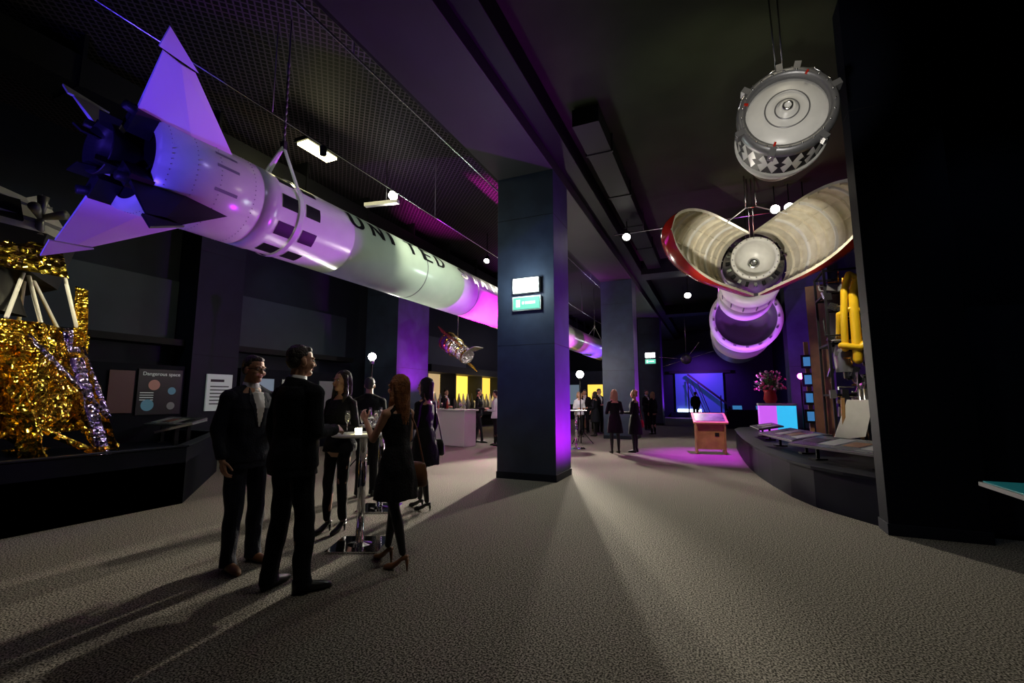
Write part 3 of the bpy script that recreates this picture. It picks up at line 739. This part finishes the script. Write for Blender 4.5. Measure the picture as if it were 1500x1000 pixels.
yel=[[(-.24,-.47,2.3),(-.24,-.55,2.8),(-.20,-.55,3.3),(-.10,-.5,3.6),(.05,-.47,3.5)],[(-.08,-.5,2.1),(-.08,-.55,3.2),(.0,-.5,3.45),(.2,-.45,3.45)],[(.07,-.53,2.4),(.09,-.57,3.0),(.25,-.5,3.2)],[(-.30,-.35,2.5),(-.30,-.5,2.9),(-.1,-.55,3.0),(.1,-.55,2.9)],[(.2,-.5,1.9),(.22,-.53,2.7),(.15,-.5,3.0)],[(-.30,-.53,2.35),(-.05,-.57,2.30),(.15,-.55,2.5)]]
for i,p in enumerate(yel): b.path([(cx+x,cy+y,z) for x,y,z in p],(.055,.075,.045,.04,.035,.055)[i],M_yellow)
for i in range(60):
    x=random.uniform(-.5,.45);z=random.uniform(1.2,3.6);y=random.uniform(-.48,-.3)
    q=(cx+x+random.uniform(-.25,.25),cy+y+random.uniform(-.1,.1),z+random.uniform(-.35,.35))
    b.path([(cx+x,cy+y,z),(q[0],cy+y,z),q],random.choice((.01,.014,.02)),random.choice((M_steel,M_grey,M_goldd,M_mark)),6)
for i in range(30):
    x=random.uniform(-.48,.42);z=random.uniform(1.2,2.4 if i%3 else 3.5); b.obox((cx+x,cy-.40+random.uniform(-.06,.08),z),(random.uniform(.06,.16),.1,random.uniform(.06,.18)),(0,random.uniform(-.4,.4),0),random.choice((M_steel,M_grey,M_mark,M_steel)))
for i in range(9):
    t=-.35+i*.1; b.tube((cx+.1+t*.6,cy-.55,1.6),(cx+.15+t*.8,cy-.62,.70),.03,.045,M_steel,10)
b.slab([(cx-.55,cy-.6,.74),(cx-.12,cy-.68,.82),(cx+.05,cy-.62,1.42),(cx-.3,cy-.55,1.42)],(0.,.02,0),M_whitep)
b.slab([(cx-.70,cy-.5,.58),(cx-.10,cy-.72,.58),(cx-.10,cy-.72,.74),(cx-.70,cy-.5,.74)],(0.02,.03,0),M_wood)
b.bar((cx-.40,cy-.6,.6),(cx-.36,cy-.55,1.45),.05,.05,M_wood)
b.obj('rocket_engine_exhibit')
b=MB(); b.bar((1.90,12.0,.545),(1.90,12.0,2.7),.08,.08,M_wood)
for z in (1.05,1.45,1.85,2.25): b.obox((1.88,11.9,z),(.22,.06,.30),(0,0,R(-12)),M_black); b.obox((1.875,11.865,z),(.13,.01,.20),(0,0,R(-12)),M_cyan)
b.obj('touchscreen_post')
b=MB(); fx,fy=1.35,14.3
b.rev([(0,.01),(0,.12),(.1,.17),(.28,.14),(.36,.17),(.36,.15),(.3,.1)],(fx,fy,1.305),Z,M_redbag,24)
M_leaf=mat('leaf_green',(.10,.26,.06),.5); M_flr=mat('pink_petals',(.7,.08,.2),.5); M_flw=mat('pale_petals',(.75,.55,.45),.5)
for i in range(160):
    a=random.uniform(0,6.28); el=random.uniform(.1,1.5); rr=random.uniform(.3,.6)
    d=Vector((math.cos(a)*math.cos(el)*.8,math.sin(a)*math.cos(el)*.8,math.sin(el))); p=Vector((fx,fy,1.62)); q=p+d*rr
    b.tube(p+d*.05,q,.004,.003,M_leaf,5)
    t=i%4
    if t==0:
        for k in range(5):
            e=frame(d); o2=e[1]*math.cos(k*1.256)+e[2]*math.sin(k*1.256); b.ell(q+o2*.022,(.022,.022,.012),M_flr,None,6,4)
    elif t<3:
        u=frame(d)[1]; b.add([q-u*.02,q+d*.07,q+u*.02,q-d*.08],[(0,1,2,3)],M_leaf,False); b.add([p.lerp(q,.5)-u*.03,p.lerp(q,.8)+u*.03,p.lerp(q,.6)+u*.07,p.lerp(q,.4)],[(0,1,2,3)],M_leaf,False)
    else: b.ell(q,(.028,.028,.035),M_flw,None,8,5)
b.obj('flower_arrangement')
M_cube1=mat('lit_cube_cyan',(.1,.4,.5),.3,emit=(.03,.45,.8),es=1.1); M_cube2=mat('lit_cube_magenta',(.4,.2,.4),.3,emit=(.65,.12,.95),es=.9)
b=MB(); b.box((1.05,14.0,.545),(1.45,14.6,1.26),M_cube2); b.box((1.45,14.0,.545),(1.9,14.6,1.24),M_cube1); b.box((1.03,13.98,1.24),(1.92,14.62,1.3),M_whitep); b.obj('illuminated_stand')
b=MB(); b.tube((2.08,14.2,.545),(2.08,14.2,1.95),.02,None,M_black); b.rev([(0,.10),(.02,.10)],(2.08,14.2,.545),Z,M_black,16,cap=True); b.ell((2.08,14.18,2.02),(.08,.08,.08),M_magl); b.obj('uplight_lamp')
b=MB(); Rz=Euler((0,0,R(8))).to_matrix(); pc=Vector((-.20,13.3,0))
def pp(x,y,z): return pc+Rz@Vector((x,y,z))
b.slab([pp(-.42,-.3,.80),pp(.42,-.3,.80),pp(.42,.28,1.02),pp(-.42,.28,1.02)],(0,0,.04),M_wood)
b.slab([pp(-.36,-.24,.85),pp(.36,-.24,.85),pp(.36,.22,1.025),pp(-.36,.22,1.025)],(0,0,.012),M_panel)
for s_ in (-.34,.34): b.slab([pp(s_,-.22,0),pp(s_,.22,0),pp(s_,.24,.98),pp(s_,-.26,.80)],Rz@Vector((.035,0,0)),M_wood)
b.slab([pp(-.33,-.15,.12),pp(.33,-.15,.12),pp(.33,-.15,.78),pp(-.33,-.15,.78)],Rz@Vector((0,.03,0)),M_wood)
b.obox(pp(.15,-.175,.5),(.1,.01,.1),m=M_paneld,Rm=Rz)
b.obj('wooden_lectern')
M_bluewall=mat('blue_lit_screen',(.04,.08,.25),.5,emit=(.03,.07,.42),es=.30)
M_whiteglow=emat('light_strip',(.8,.9,1),4)
b=MB(); b.box((-2.7,35.7,.4),(.5,35.95,3.2),M_bluewall); b.box((-3.1,35.6,.0),(1.0,35.98,.4),M_base); b.box((-2.6,35.5,.42),(-1.0,35.65,.62),M_whiteglow)
b.box((-3.1,35.55,3.2),(1.0,35.98,3.4),M_black); b.obj('illuminated_display_wall')
b=MB(); 
for i in range(3): b.bar((-.9+i*.3,35.0,.0),(-1.9+i*.35,35.1,2.6),.05,.05,M_mark)
b.bar((-1.8,35,3.1),(.7,35,1.0),.22,.14,M_mark)
for x in (-1.8,.3): b.bar((x,35.1,0),(x,35.1,1.6 if x>0 else 2.8),.08,.08,M_mark)
b.obj('lattice_gantry')
b=MB(); s3=Vector((-1.1,21,3.1)); b.ell(s3,(.22,.22,.22),M_grey)
for d in ((-1,-.2,.1),(-.9,.3,-.25),(1,.2,.3),(.5,-.4,.6)): b.tube(s3,s3+Vector(d)*1.1,.012,None,M_steel)
b.tube(s3,(s3.x,s3.y,CR-.01),.006,None,M_steel); b.obj('suspended_satellite')
b=MB(); b.box((.4,24.0,0),(3.6,25.2,.8),M_base); b.box((.5,24.1,.8),(3.5,25.1,.86),M_black)
for x in (.6,1.6): b.obox((x+.3,24.5,.98),(.4,.3,.03),(R(30),0,0),M_cyan); b.obox((x+.3,24.52,.92),(.1,.1,.12),m=M_black)
b.obj('illuminated_showcase')

# ------------------------------------------------------------ left plinth + lander
fpL=[(-6.85,-3),(-6.85,4.12),(-9.15,6.1),(-10.8,6.1),(-10.8,-3)]
b=MB(); b.prism(fpL,0,.56,M_base)
edge=[(-6.85,-3),(-6.85,4.12),(-9.15,6.1),(-10.8,6.1)]
for (x0,y0),(x1,y1) in zip(edge[:-1],edge[1:]):
    d=Vector((x1-x0,y1-y0,0)).normalized(); n=Vector((-d.y,d.x,0))*.05
    b.slab([(x0+n.x,y0+n.y,.0),(x1+n.x,y1+n.y,.0),(x1+n.x,y1+n.y,.76),(x0+n.x,y0+n.y,.76)],n*2,M_base)
    b.slab([(x0+n.x,y0+n.y,.775),(x1+n.x,y1+n.y,.775)]+[(x1+n.x*1,y1+n.y*1,.79),(x0+n.x,y0+n.y,.79)],n*3,M_navyd)
b.obj('display_plinth')
desk(-8.3,4.9,.98,1.3,.5,139,-14,base=.56); desk(-9.9,5.7,.98,1.2,.5,180,-14,base=.56)
def crumple(b,p0,p1,p2,p3,m,amp=.04,n=14,seed=0):
    p0,p1,p2,p3=map(Vector,(p0,p1,p2,p3)); nn=(p1-p0).cross(p3-p0).normalized(); vs=[];fs=[]
    for i in range(n+1):
        for j in range(n+1):
            u=i/n;v=j/n; p=p0.lerp(p1,u).lerp(p3.lerp(p2,u),v)
            e=1 if 0<i<n and 0<j<n else .3
            p=p+nn*(e*amp*(noise.noise(p*5+Vector((seed,0,0)))*1.2+noise.noise(p*14)*.6)); vs.append(p)
    for i in range(n):
        for j in range(n): a=i*(n+1)+j; fs.append((a,a+n+1,a+n+2,a+1))
    b.add(vs,fs,m,False)
b=MB(); LX,LY=-8.75,2.1
oc=[(1.45*math.cos(R(22.5+45*k)),1.45*math.sin(R(22.5+45*k))) for k in range(8)]
for k in range(8):
    x0,y0=oc[k];x1,y1=oc[(k+1)%8]
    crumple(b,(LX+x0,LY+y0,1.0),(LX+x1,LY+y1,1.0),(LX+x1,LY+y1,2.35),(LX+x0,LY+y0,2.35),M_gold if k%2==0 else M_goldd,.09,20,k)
    b.tube((LX+x0,LY+y0,1.0),(LX+x0,LY+y0,2.36),.025,None,M_goldd,8)
b.prism([(LX+x*.98,LY+y*.98) for x,y in oc],1.05,2.36,M_goldd)
b.rev([(0,.2),(.15,.3),(.35,.45),(.40,.46)],(LX,LY,1.05),(0,0,-1),M_grey,32)
for a in (40,130,220,310):
    u=Vector((math.cos(R(a)),math.sin(R(a)),0)); t=Vector((-u.y,u.x,0)); c=Vector((LX,LY,0))
    foot=c+u*1.95+Z*.70; top=c+u*1.42+Z*2.3
    crumple(b,foot-t*.10,foot+t*.12,top+t*.16,top-t*.12,M_silver,.05,16,a)
    for sg in (1,-1):
        b.tube(foot,c+u*1.2+t*sg*.6+Z*1.3,.04,None,M_gold,10); b.tube(foot+Z*.5,c+u*1.3+t*sg*.5+Z*2.2,.03,None,M_silver,10)
    b.caps(foot,top,.07,.06,M_silver,12)
    for k in range(8):
        p=foot.lerp(top,(k+.5)/8); b.ell(p,(.085,.085,.06),M_silver if k%3 else M_goldd,None,9,6)
    b.rev([(0,.001),(0,.2),(.04,.26),(.07,.27)],foot-Z*.12,(0,0,1),M_goldd,28)
for k,(a,dx) in enumerate(((10,0),(60,.1),(340,0.1))):
    u=Vector((math.cos(R(a)),math.sin(R(a)),0)); c=Vector((LX,LY,0)); p=c+u*1.5
    crumple(b,p+Vector((-.3,.3,.75)),p+Vector((.25,.35,.7)),p+Vector((.1,0,1.9)),p+Vector((-.3,-.2,2.0)),M_gold,.09,16,k*3)
b.path([(LX+1.2,LY+.6,2.36),(LX+.9,LY+.5,3.1),(LX+1.5,LY+.2,2.36)],.022,M_whitep,8); b.path([(LX+.6,LY+1.0,2.36),(LX+.9,LY+.5,3.1),(LX+.3,LY+.7,2.4)],.022,M_whitep,8)
b.path([(LX+1.3,LY+.9,2.36),(LX+1.15,LY+.7,3.3),(LX+.9,LY+.3,3.4)],.022,M_whitep,8)
asc=[(-.9,-.8,2.9),(.8,-.8,2.9),(1.05,-.2,3.0),(1.05,.5,3.0),(.7,.9,2.9),(-.9,.9,2.9)]
top=[(-.7,-.6,4.3),(.5,-.6,4.35),(.75,-.2,4.15),(.8,.45,4.0),(.5,.7,4.2),(-.7,.7,4.3)]
rA=[Vector((LX+x,LY+y,z)) for x,y,z in asc]; rB=[Vector((LX+x*1.12,LY+y*1.12,3.5)) for x,y,z in asc]; rC=[Vector((LX+x,LY+y,z)) for x,y,z in top]
b.loft([rA,rB],M_mark,False); b.loft([rB,rC],M_whitep,False)
for k in range(5):
    p=rB[k].lerp(rC[k],.3);q=rB[k+1].lerp(rC[k+1],.3); b.bar(p,q,.05,.05,M_grey)
    p=rB[k].lerp(rC[k],.75);q=rB[k+1].lerp(rC[k+1],.75); b.bar(p,q,.03,.03,M_grey)
b.slab([(LX+1.08,LY-.1,3.6),(LX+1.12,LY+.35,3.6),(LX+.95,LY+.35,3.9),(LX+.93,LY-.1,3.9)],(.03,0,.01),M_mark)
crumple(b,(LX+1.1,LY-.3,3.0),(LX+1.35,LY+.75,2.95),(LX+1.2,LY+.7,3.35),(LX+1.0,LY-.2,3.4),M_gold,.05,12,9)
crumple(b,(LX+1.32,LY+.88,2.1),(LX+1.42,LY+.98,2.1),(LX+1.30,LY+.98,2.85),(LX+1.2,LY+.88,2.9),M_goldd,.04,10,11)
for sgn in (1,-1): b.tube((LX+1.1,LY+.5,3.7),(LX+1.35,LY+.5+sgn*.15,3.75),.03,.06,M_grey); b.tube((LX+1.12,LY+.5,3.72),(LX+1.12,LY+.5,3.72+sgn*.25),.03,.06,M_grey)
b.bar((LX-.2,LY,2.3),(LX-.2,LY,3.0),.9,.9,M_mark)
b.rev([(0,.45),(.5,.2),(.55,.12)],(LX+.9,LY+.1,2.5),(.1,.1,1),M_mark,24)
b.obj('lunar_lander')

b=MB(); Xw=-10.86
b.box((-11.49,3.9,.0),(-10.88,6.36,2.15),M_navyx)
b.box((Xw-.02,5.45,1.1),(Xw+.02,6.3,2.05),M_paneld)
M_illo=mat('globe_print',(.06,.16,.22),.5,emit=(.1,.35,.5),es=.12); M_pinkp=mat('pink_print',(.3,.16,.13),.5,emit=(.5,.2,.15),es=.1)  # emission in these prints stands in for light on them
b.box((Xw+.02,4.95,1.15),(Xw+.03,5.38,2.0),mat('maroon_panel',(.03,.012,.012),.5,emit=(.1,.03,.02),es=.1))  # slight glow built into the panel material, as if lit
for (y,z,m,r) in ((5.75,1.72,M_pinkp,.11),(6.1,1.6,M_illo,.08),(5.65,1.3,M_illo,.12),(6.1,1.28,M_posterd,.08)):
    b.rev([(0,.001),(0,r)],(Xw+.025,y,z),(1,0,0),m,24)
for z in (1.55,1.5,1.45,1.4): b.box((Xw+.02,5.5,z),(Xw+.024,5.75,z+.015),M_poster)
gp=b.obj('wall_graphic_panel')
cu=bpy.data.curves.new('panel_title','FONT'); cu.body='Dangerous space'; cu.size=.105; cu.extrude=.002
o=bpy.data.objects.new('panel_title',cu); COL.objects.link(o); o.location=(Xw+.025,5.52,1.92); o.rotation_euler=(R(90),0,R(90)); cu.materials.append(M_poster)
o.parent=gp
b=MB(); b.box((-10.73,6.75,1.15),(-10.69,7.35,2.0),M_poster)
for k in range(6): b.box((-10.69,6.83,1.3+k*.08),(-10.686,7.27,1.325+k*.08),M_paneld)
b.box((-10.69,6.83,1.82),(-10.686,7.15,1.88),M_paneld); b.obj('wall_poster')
M_case=mat('case_backlight',(.1,.1,.12),.5,emit=(.35,.5,.65),es=.26)
b=MB(); b.box((-11.49,1.0,.0),(-10.95,3.8,2.15),M_navyx)
for y in (1.3,2.5): b.box((-10.95,y,.9),(-10.93,y+.95,1.95),M_case); b.box((-10.93,y+.2,1.05),(-10.92,y+.5,1.75),M_paneld)
b.obj('wall_graphic_panel')
b=MB(); b.box((-11.49,7.7,.0),(-10.9,11.5,2.2),M_navyx)
for y,m in ((7.95,M_case),(8.9,M_panel),(10.2,M_posterd)): b.box((-10.9,y,1.1),(-10.88,y+.7,1.95),m)
b.obj('wall_graphic_panel')
M_yel=mat('yellow_lit_back',(.7,.5,.08),.5,emit=(1,.62,.08),es=1.3); M_warm=mat('warm_lit_back',(.5,.33,.15),.5,emit=(1,.7,.35),es=.5)
b=MB(); b.box((-11.49,15.4,.0),(-11.3,24.5,.9),M_navyd); b.box((-11.49,15.4,.9),(-11.42,24.5,2.5),M_warm); b.box((-11.49,17.6,.9),(-11.40,22.6,2.5),M_yel)
b.box((-11.49,15.4,2.5),(-10.4,24.5,2.8),M_navyd); b.box((-11.3,15.4,.6),(-10.5,24.5,.95),M_base)
for y in (15.4,17.6,20.1,22.6,24.4): b.box((-11.45,y,.9),(-10.6,y+.08,2.5),M_navyd)
for i in range(22):
    y=15.8+i*.4; b.rev([(0,.12),(.2,.16),(.45,.07),(.7,.02)],(-11.0,y,.95),Z,random.choice((M_mark,M_grey,M_whitep)),12)
b.obj('display_case')
b=MB(); b.box((-5.2,27.0,2.2),(-4.6,27.06,4.4),mat('yellow_banner_cloth',(.7,.5,.02),.6,emit=(.8,.5,.02),es=.3)); b.box((-5.2,26.9,0),(-4.6,27.2,.04),M_black)
for x in (-5.17,-4.63): b.tube((x,27.08,.02),(x,27.08,4.4),.015,None,M_steel)
b.obj('yellow_banner')
b=MB(); b.box((-11.4,30,0),(-4.5,30.2,3.2),M_navyd)
for i in range(4): b.box((-11.0+i*1.6,29.95,1.0),(-10.0+i*1.6,30,2.3),(M_warm,M_case,M_yel,M_warm)[i])
b.obj('partition_display')
b=MB(); M_bar=mat('bar_front',(.55,.5,.5),.5,emit=(.5,.35,.5),es=.06)
b.prism([(-9.2,12.69),(-6.9,12.0),(-6.75,12.45),(-9.05,13.14)],.0,1.05,M_bar); b.prism([(-9.23,12.66),(-6.85,11.92),(-6.68,12.5),(-9.05,13.24)],1.05,1.1,M_whitep)
b.obj('bar_counter',bevel=.01)
b=MB()
for i in range(26):
    t=random.random(); x=-9.0+2.1*t; y=12.88-.63*t+random.uniform(-.1,.15)
    z=1.1
    if i%3==0: b.rev([(0,.001),(0,.037),(.2,.037),(.26,.014),(.32,.014),(.32,.001)],(x,y,z),Z,random.choice((M_leaf,M_mark,M_redbag)),12)
    else: b.rev([(0,.001),(0,.03),(.005,.005),(.09,.005),(.12,.03),(.2,.028)],(x,y,z),Z,M_glass,12)
b.obj('bottles_and_glasses')
b=MB(); o=Vector((-8.0,13.4,3.1)); d=Vector((.80,-.25,-.5)).normalized(); 
def axl(t): return o+d*t
b.rev([(-.7,.01),(-.7,.32),(-.1,.32),(-.05,.25),(.6,.25),(.6,.23),(.5,.01)],o,d,M_silverw,28)
for a in (-.65,-.4,-.15,.2,.5): b.rev([(a,.33 if a<0 else .26),(a+.03,.34 if a<0 else .27),(a+.06,.33 if a<0 else .26)],o,d,M_goldd,28)
s1=d.cross(Z).normalized(); s2=s1.cross(d)
b.slab([axl(.6)+s2*.24-s1*.2,axl(.6)+s2*.24+s1*.2,axl(.88)+s2*.52+s1*.22,axl(.88)+s2*.52-s1*.22],d*.03,M_silverw)
s4=(s1*.8+s2*.6).normalized(); s5=s4.cross(d)
for sg in (1,-1):
    b.tube(o,o+s4*sg*.55,.018,None,M_steel); c=o+s4*sg*.68
    b.slab([c-d*.6-s4*.17,c+d*.6-s4*.17,c+d*.6+s4*.17,c-d*.6+s4*.17],s5*.02,M_goldd)
b.tube(o+Z*.3,(o.x,o.y,CL-.01),.008,None,M_steel); b.obj('space_telescope_model')

def ctable(x,y,glasses=True):
    b=MB(); Rz=Euler((0,0,R(24))).to_matrix()
    b.obox((x,y,.008),(.5,.5,.014),m=M_chrome,Rm=Rz); b.tube((x,y,.015),(x,y,1.07),.04,None,M_chrome,20); b.rev([(0,.12),(.02,.04)],(x,y,.015),Z,M_chrome,20)
    b.rev([(0,.001),(0,.31),(.012,.315),(.024,.31),(.024,.001)],(x,y,1.07),Z,M_whitep,40); b.rev([(0,.15),(-.02,.04)],(x,y,1.07),Z,M_chrome,20)
    b.obj('cocktail_table')
    if glasses:
        for dx,dy,k in ((-.1,.08,1),(.05,.12,1),(.12,-.03,0),(-.15,-.08,1)):
            g=MB(); c=(x+dx,y+dy,1.094)
            if k: g.rev([(0,.001),(0,.032),(.004,.02),(.008,.004),(.10,.004),(.12,.02),(.16,.028),(.23,.022),(.23,.020),(.16,.026),(.122,.016)],c,Z,M_glass,20)
            else: g.rev([(0,.001),(0,.03),(.004,.006),(.08,.004),(.10,.03),(.14,.042),(.19,.034),(.19,.032),(.14,.04)],c,Z,M_glass,20)
            g.obj('wine_glass')
ctable(-3.32,3.72); ctable(-4.15,5.0); ctable(-3.72,12.9,False)
b=MB(); b.rev([(0,.001),(0,.03),(.05,.035),(.06,.033),(.01,.001)],(-3.30,3.62,1.094),Z,M_lampy,16); b.obj('tea_light')

# ------------------------------------------------------------ lights
WARM=(1,.92,.76)
spot((-4.75,14.1,2.3),(-3.5,4.0,-.4),4800,WARM,40,.5,.06)
spot((-4.5,12.8,5.9),(-3.1,4.0,0),2000,WARM,38,.5,.06)  # added ceiling spot without a fixture, reinforces the people's floor shadows
point((-4.0,14.4,2.5),130,(1,.93,.8),.1)
spot((-4.0,14.3,2.3),(-1.5,8,.0),1500,WARM,70,.7,.06)
point((-6.9,7.9,2.6),40,(1,.95,.85),.1)
spot((-6.4,7.7,5.8),(-6.0,5.0,0),240,(1,.93,.75),60,.6)
spot((-7.3,17.2,5.7),(-6.5,11.5,0),1200,(1,.95,.85),60,.7)
# rocket
spot((-2.6,5.5,5.5),(-5.3,7.3,3.7),340,(.90,1,.76),42)
spot((-3.2,2.2,5.4),(-5.2,5.8,3.8),80,(.8,1,.85),44)
spot((-6.0,7.2,.6),(-5.3,7.4,3.8),150,(.9,1,.85),40)
spot((-4.2,.2,2.4),(-5.4,2.3,4.5),330,(.10,.05,1),48)
spot((-6.5,.0,2.5),(-5.6,2.2,3.2),260,(.11,.06,1),60)
spot((-2.2,2.6,5.4),(-5.2,3.1,3.9),30,(.6,.5,1),28)
spot((-4.3,9.2,.8),(-5.15,10.0,3.8),9000,(1,.008,.68),40,.7)
spot((-4.6,20,.3),(-5.25,20.5,3.8),1900,(.22,.05,1),55)
spot((-5.0,15.5,.3),(-5.25,16,3.8),1900,(.8,.05,1),50)
# columns
spot((-1.1,9.5,.25),(-2.6,8.3,1.8),1500,(.55,.01,1),84,.9)
spot((-1.5,17.0,.3),(-2.6,17,2.0),900,(.9,.015,1),74,.9)
spot((-1.5,26.0,.3),(-2.6,26,1.9),900,(.4,.04,1),70,.9)
spot((-7.9,12.35,1.3),(-9.3,12.75,2.9),900,(.9,.015,1),74,.8)
# magenta pools
spot((.1,12.8,5.7),(-.1,12.9,0),4200,(.70,.03,1),44,1)
spot((-.6,9.5,5.8),(-.25,13.2,.6),600,(1,.8,.45),11,.6)  # no magenta pool: unseen warm spot added to keep the lectern orange
spot((2.6,13.9,.75),(3.0,15.5,3),260,(.7,.1,1),110)
spot((.5,14.0,1.2),(1.0,15.8,4.0),460,(.45,.12,1),80)
spot((1.4,11.6,.8),(1.0,13.2,4.2),190,(.6,.1,1),80)
spot((-1.0,33.0,3.5),(-1,35.8,2.0),900,(.3,.06,1),110)
spot((2.6,26.5,2.5),(3.6,28.5,3.2),300,(.5,.05,1),100)
# fairing + drum
for i in range(3): spot((1.45+i*.28,11.4,5.7),(0.9,9.3,3.9),55,(1,.88,.68),85)
spot((.1,6.3,2.2),(.85,10.4,4.4),680,(1,.93,.78),40)
spot((.35,2.4,2.6),(.80,5.1,4.4),200,(1,.95,.86),28)
spot((1.0,7.6,5.6),(2.25,9.6,2.5),560,(1,.90,.70),36)  # unseen spot added to make the engine exhibit read more clearly
# carpet wash
spot((-1.35,2.8,5.9),(-1.0,4.8,0),110,(1,.92,.78),100,1,.2)
spot((-1.9,11.2,5.5),(-.6,7.2,0),900,(1,.93,.78),60,.7,.08)
spot((1.0,4.0,6.1),(.0,6.0,0),25,(1,.9,.66),80,1,.2)
spot((-.86,19.4,5.5),(-1.2,14,0),700,(1,.92,.75),66,.7)
point((-6.9,6.15,6.05),40,(1,.95,.5),.15)
point((-6.35,7.75,5.7),16,(1,.95,.8),.1)
point((-3.12,7.25,3.5),36,(.8,1,.95),.1)
spot((.2,5.5,4.9),(.1,8.2,6.3),32,(.9,1,.55),120,1)  # not for the carpet: added uplight without a fixture, brightens the ceiling
spot((-9.3,2.6,6),(-11.4,4.2,3.4),80,(.6,.8,1),70,1)
spot((-9.3,8.6,6),(-11.4,9.5,3.6),65,(.65,.8,1),70,1)
spot((-6.6,.3,3.6),(-8.0,2.6,1.8),230,(1,.9,.6),60)
spot((-6.2,3.6,3.4),(-8.0,2.3,1.7),130,(1,.88,.55),60)
spot((-7.0,4.6,3.2),(-7.5,3.0,1.3),45,(.6,.45,1),60)
spot((3.1,4.6,5.9),(3.0,6.6,1.6),30,(.4,.6,1),60,1)
spot((-8.3,10.8,2.4),(-8.0,13.3,3.1),60,(1,.95,.85),40)
point((-10.2,20,2.0),45,(1,.75,.35),.2)
point((-7.5,26,4.5),120,(.8,.7,1),.3)
w=bpy.data.worlds.new('w'); scene.world=w; w.use_nodes=True; w.node_tree.nodes['Background'].inputs[0].default_value=(.5,.55,.8,1); w.node_tree.nodes['Background'].inputs[1].default_value=.01

cd=bpy.data.cameras.new('camera'); cam=bpy.data.objects.new('camera',cd); COL.objects.link(cam)
cd.lens=16; cd.sensor_width=36; cd.clip_end=200; cd.clip_start=.05
cam.location=(0,0,1.46); cam.rotation_euler=(R(97),0,R(24))
scene.camera=cam
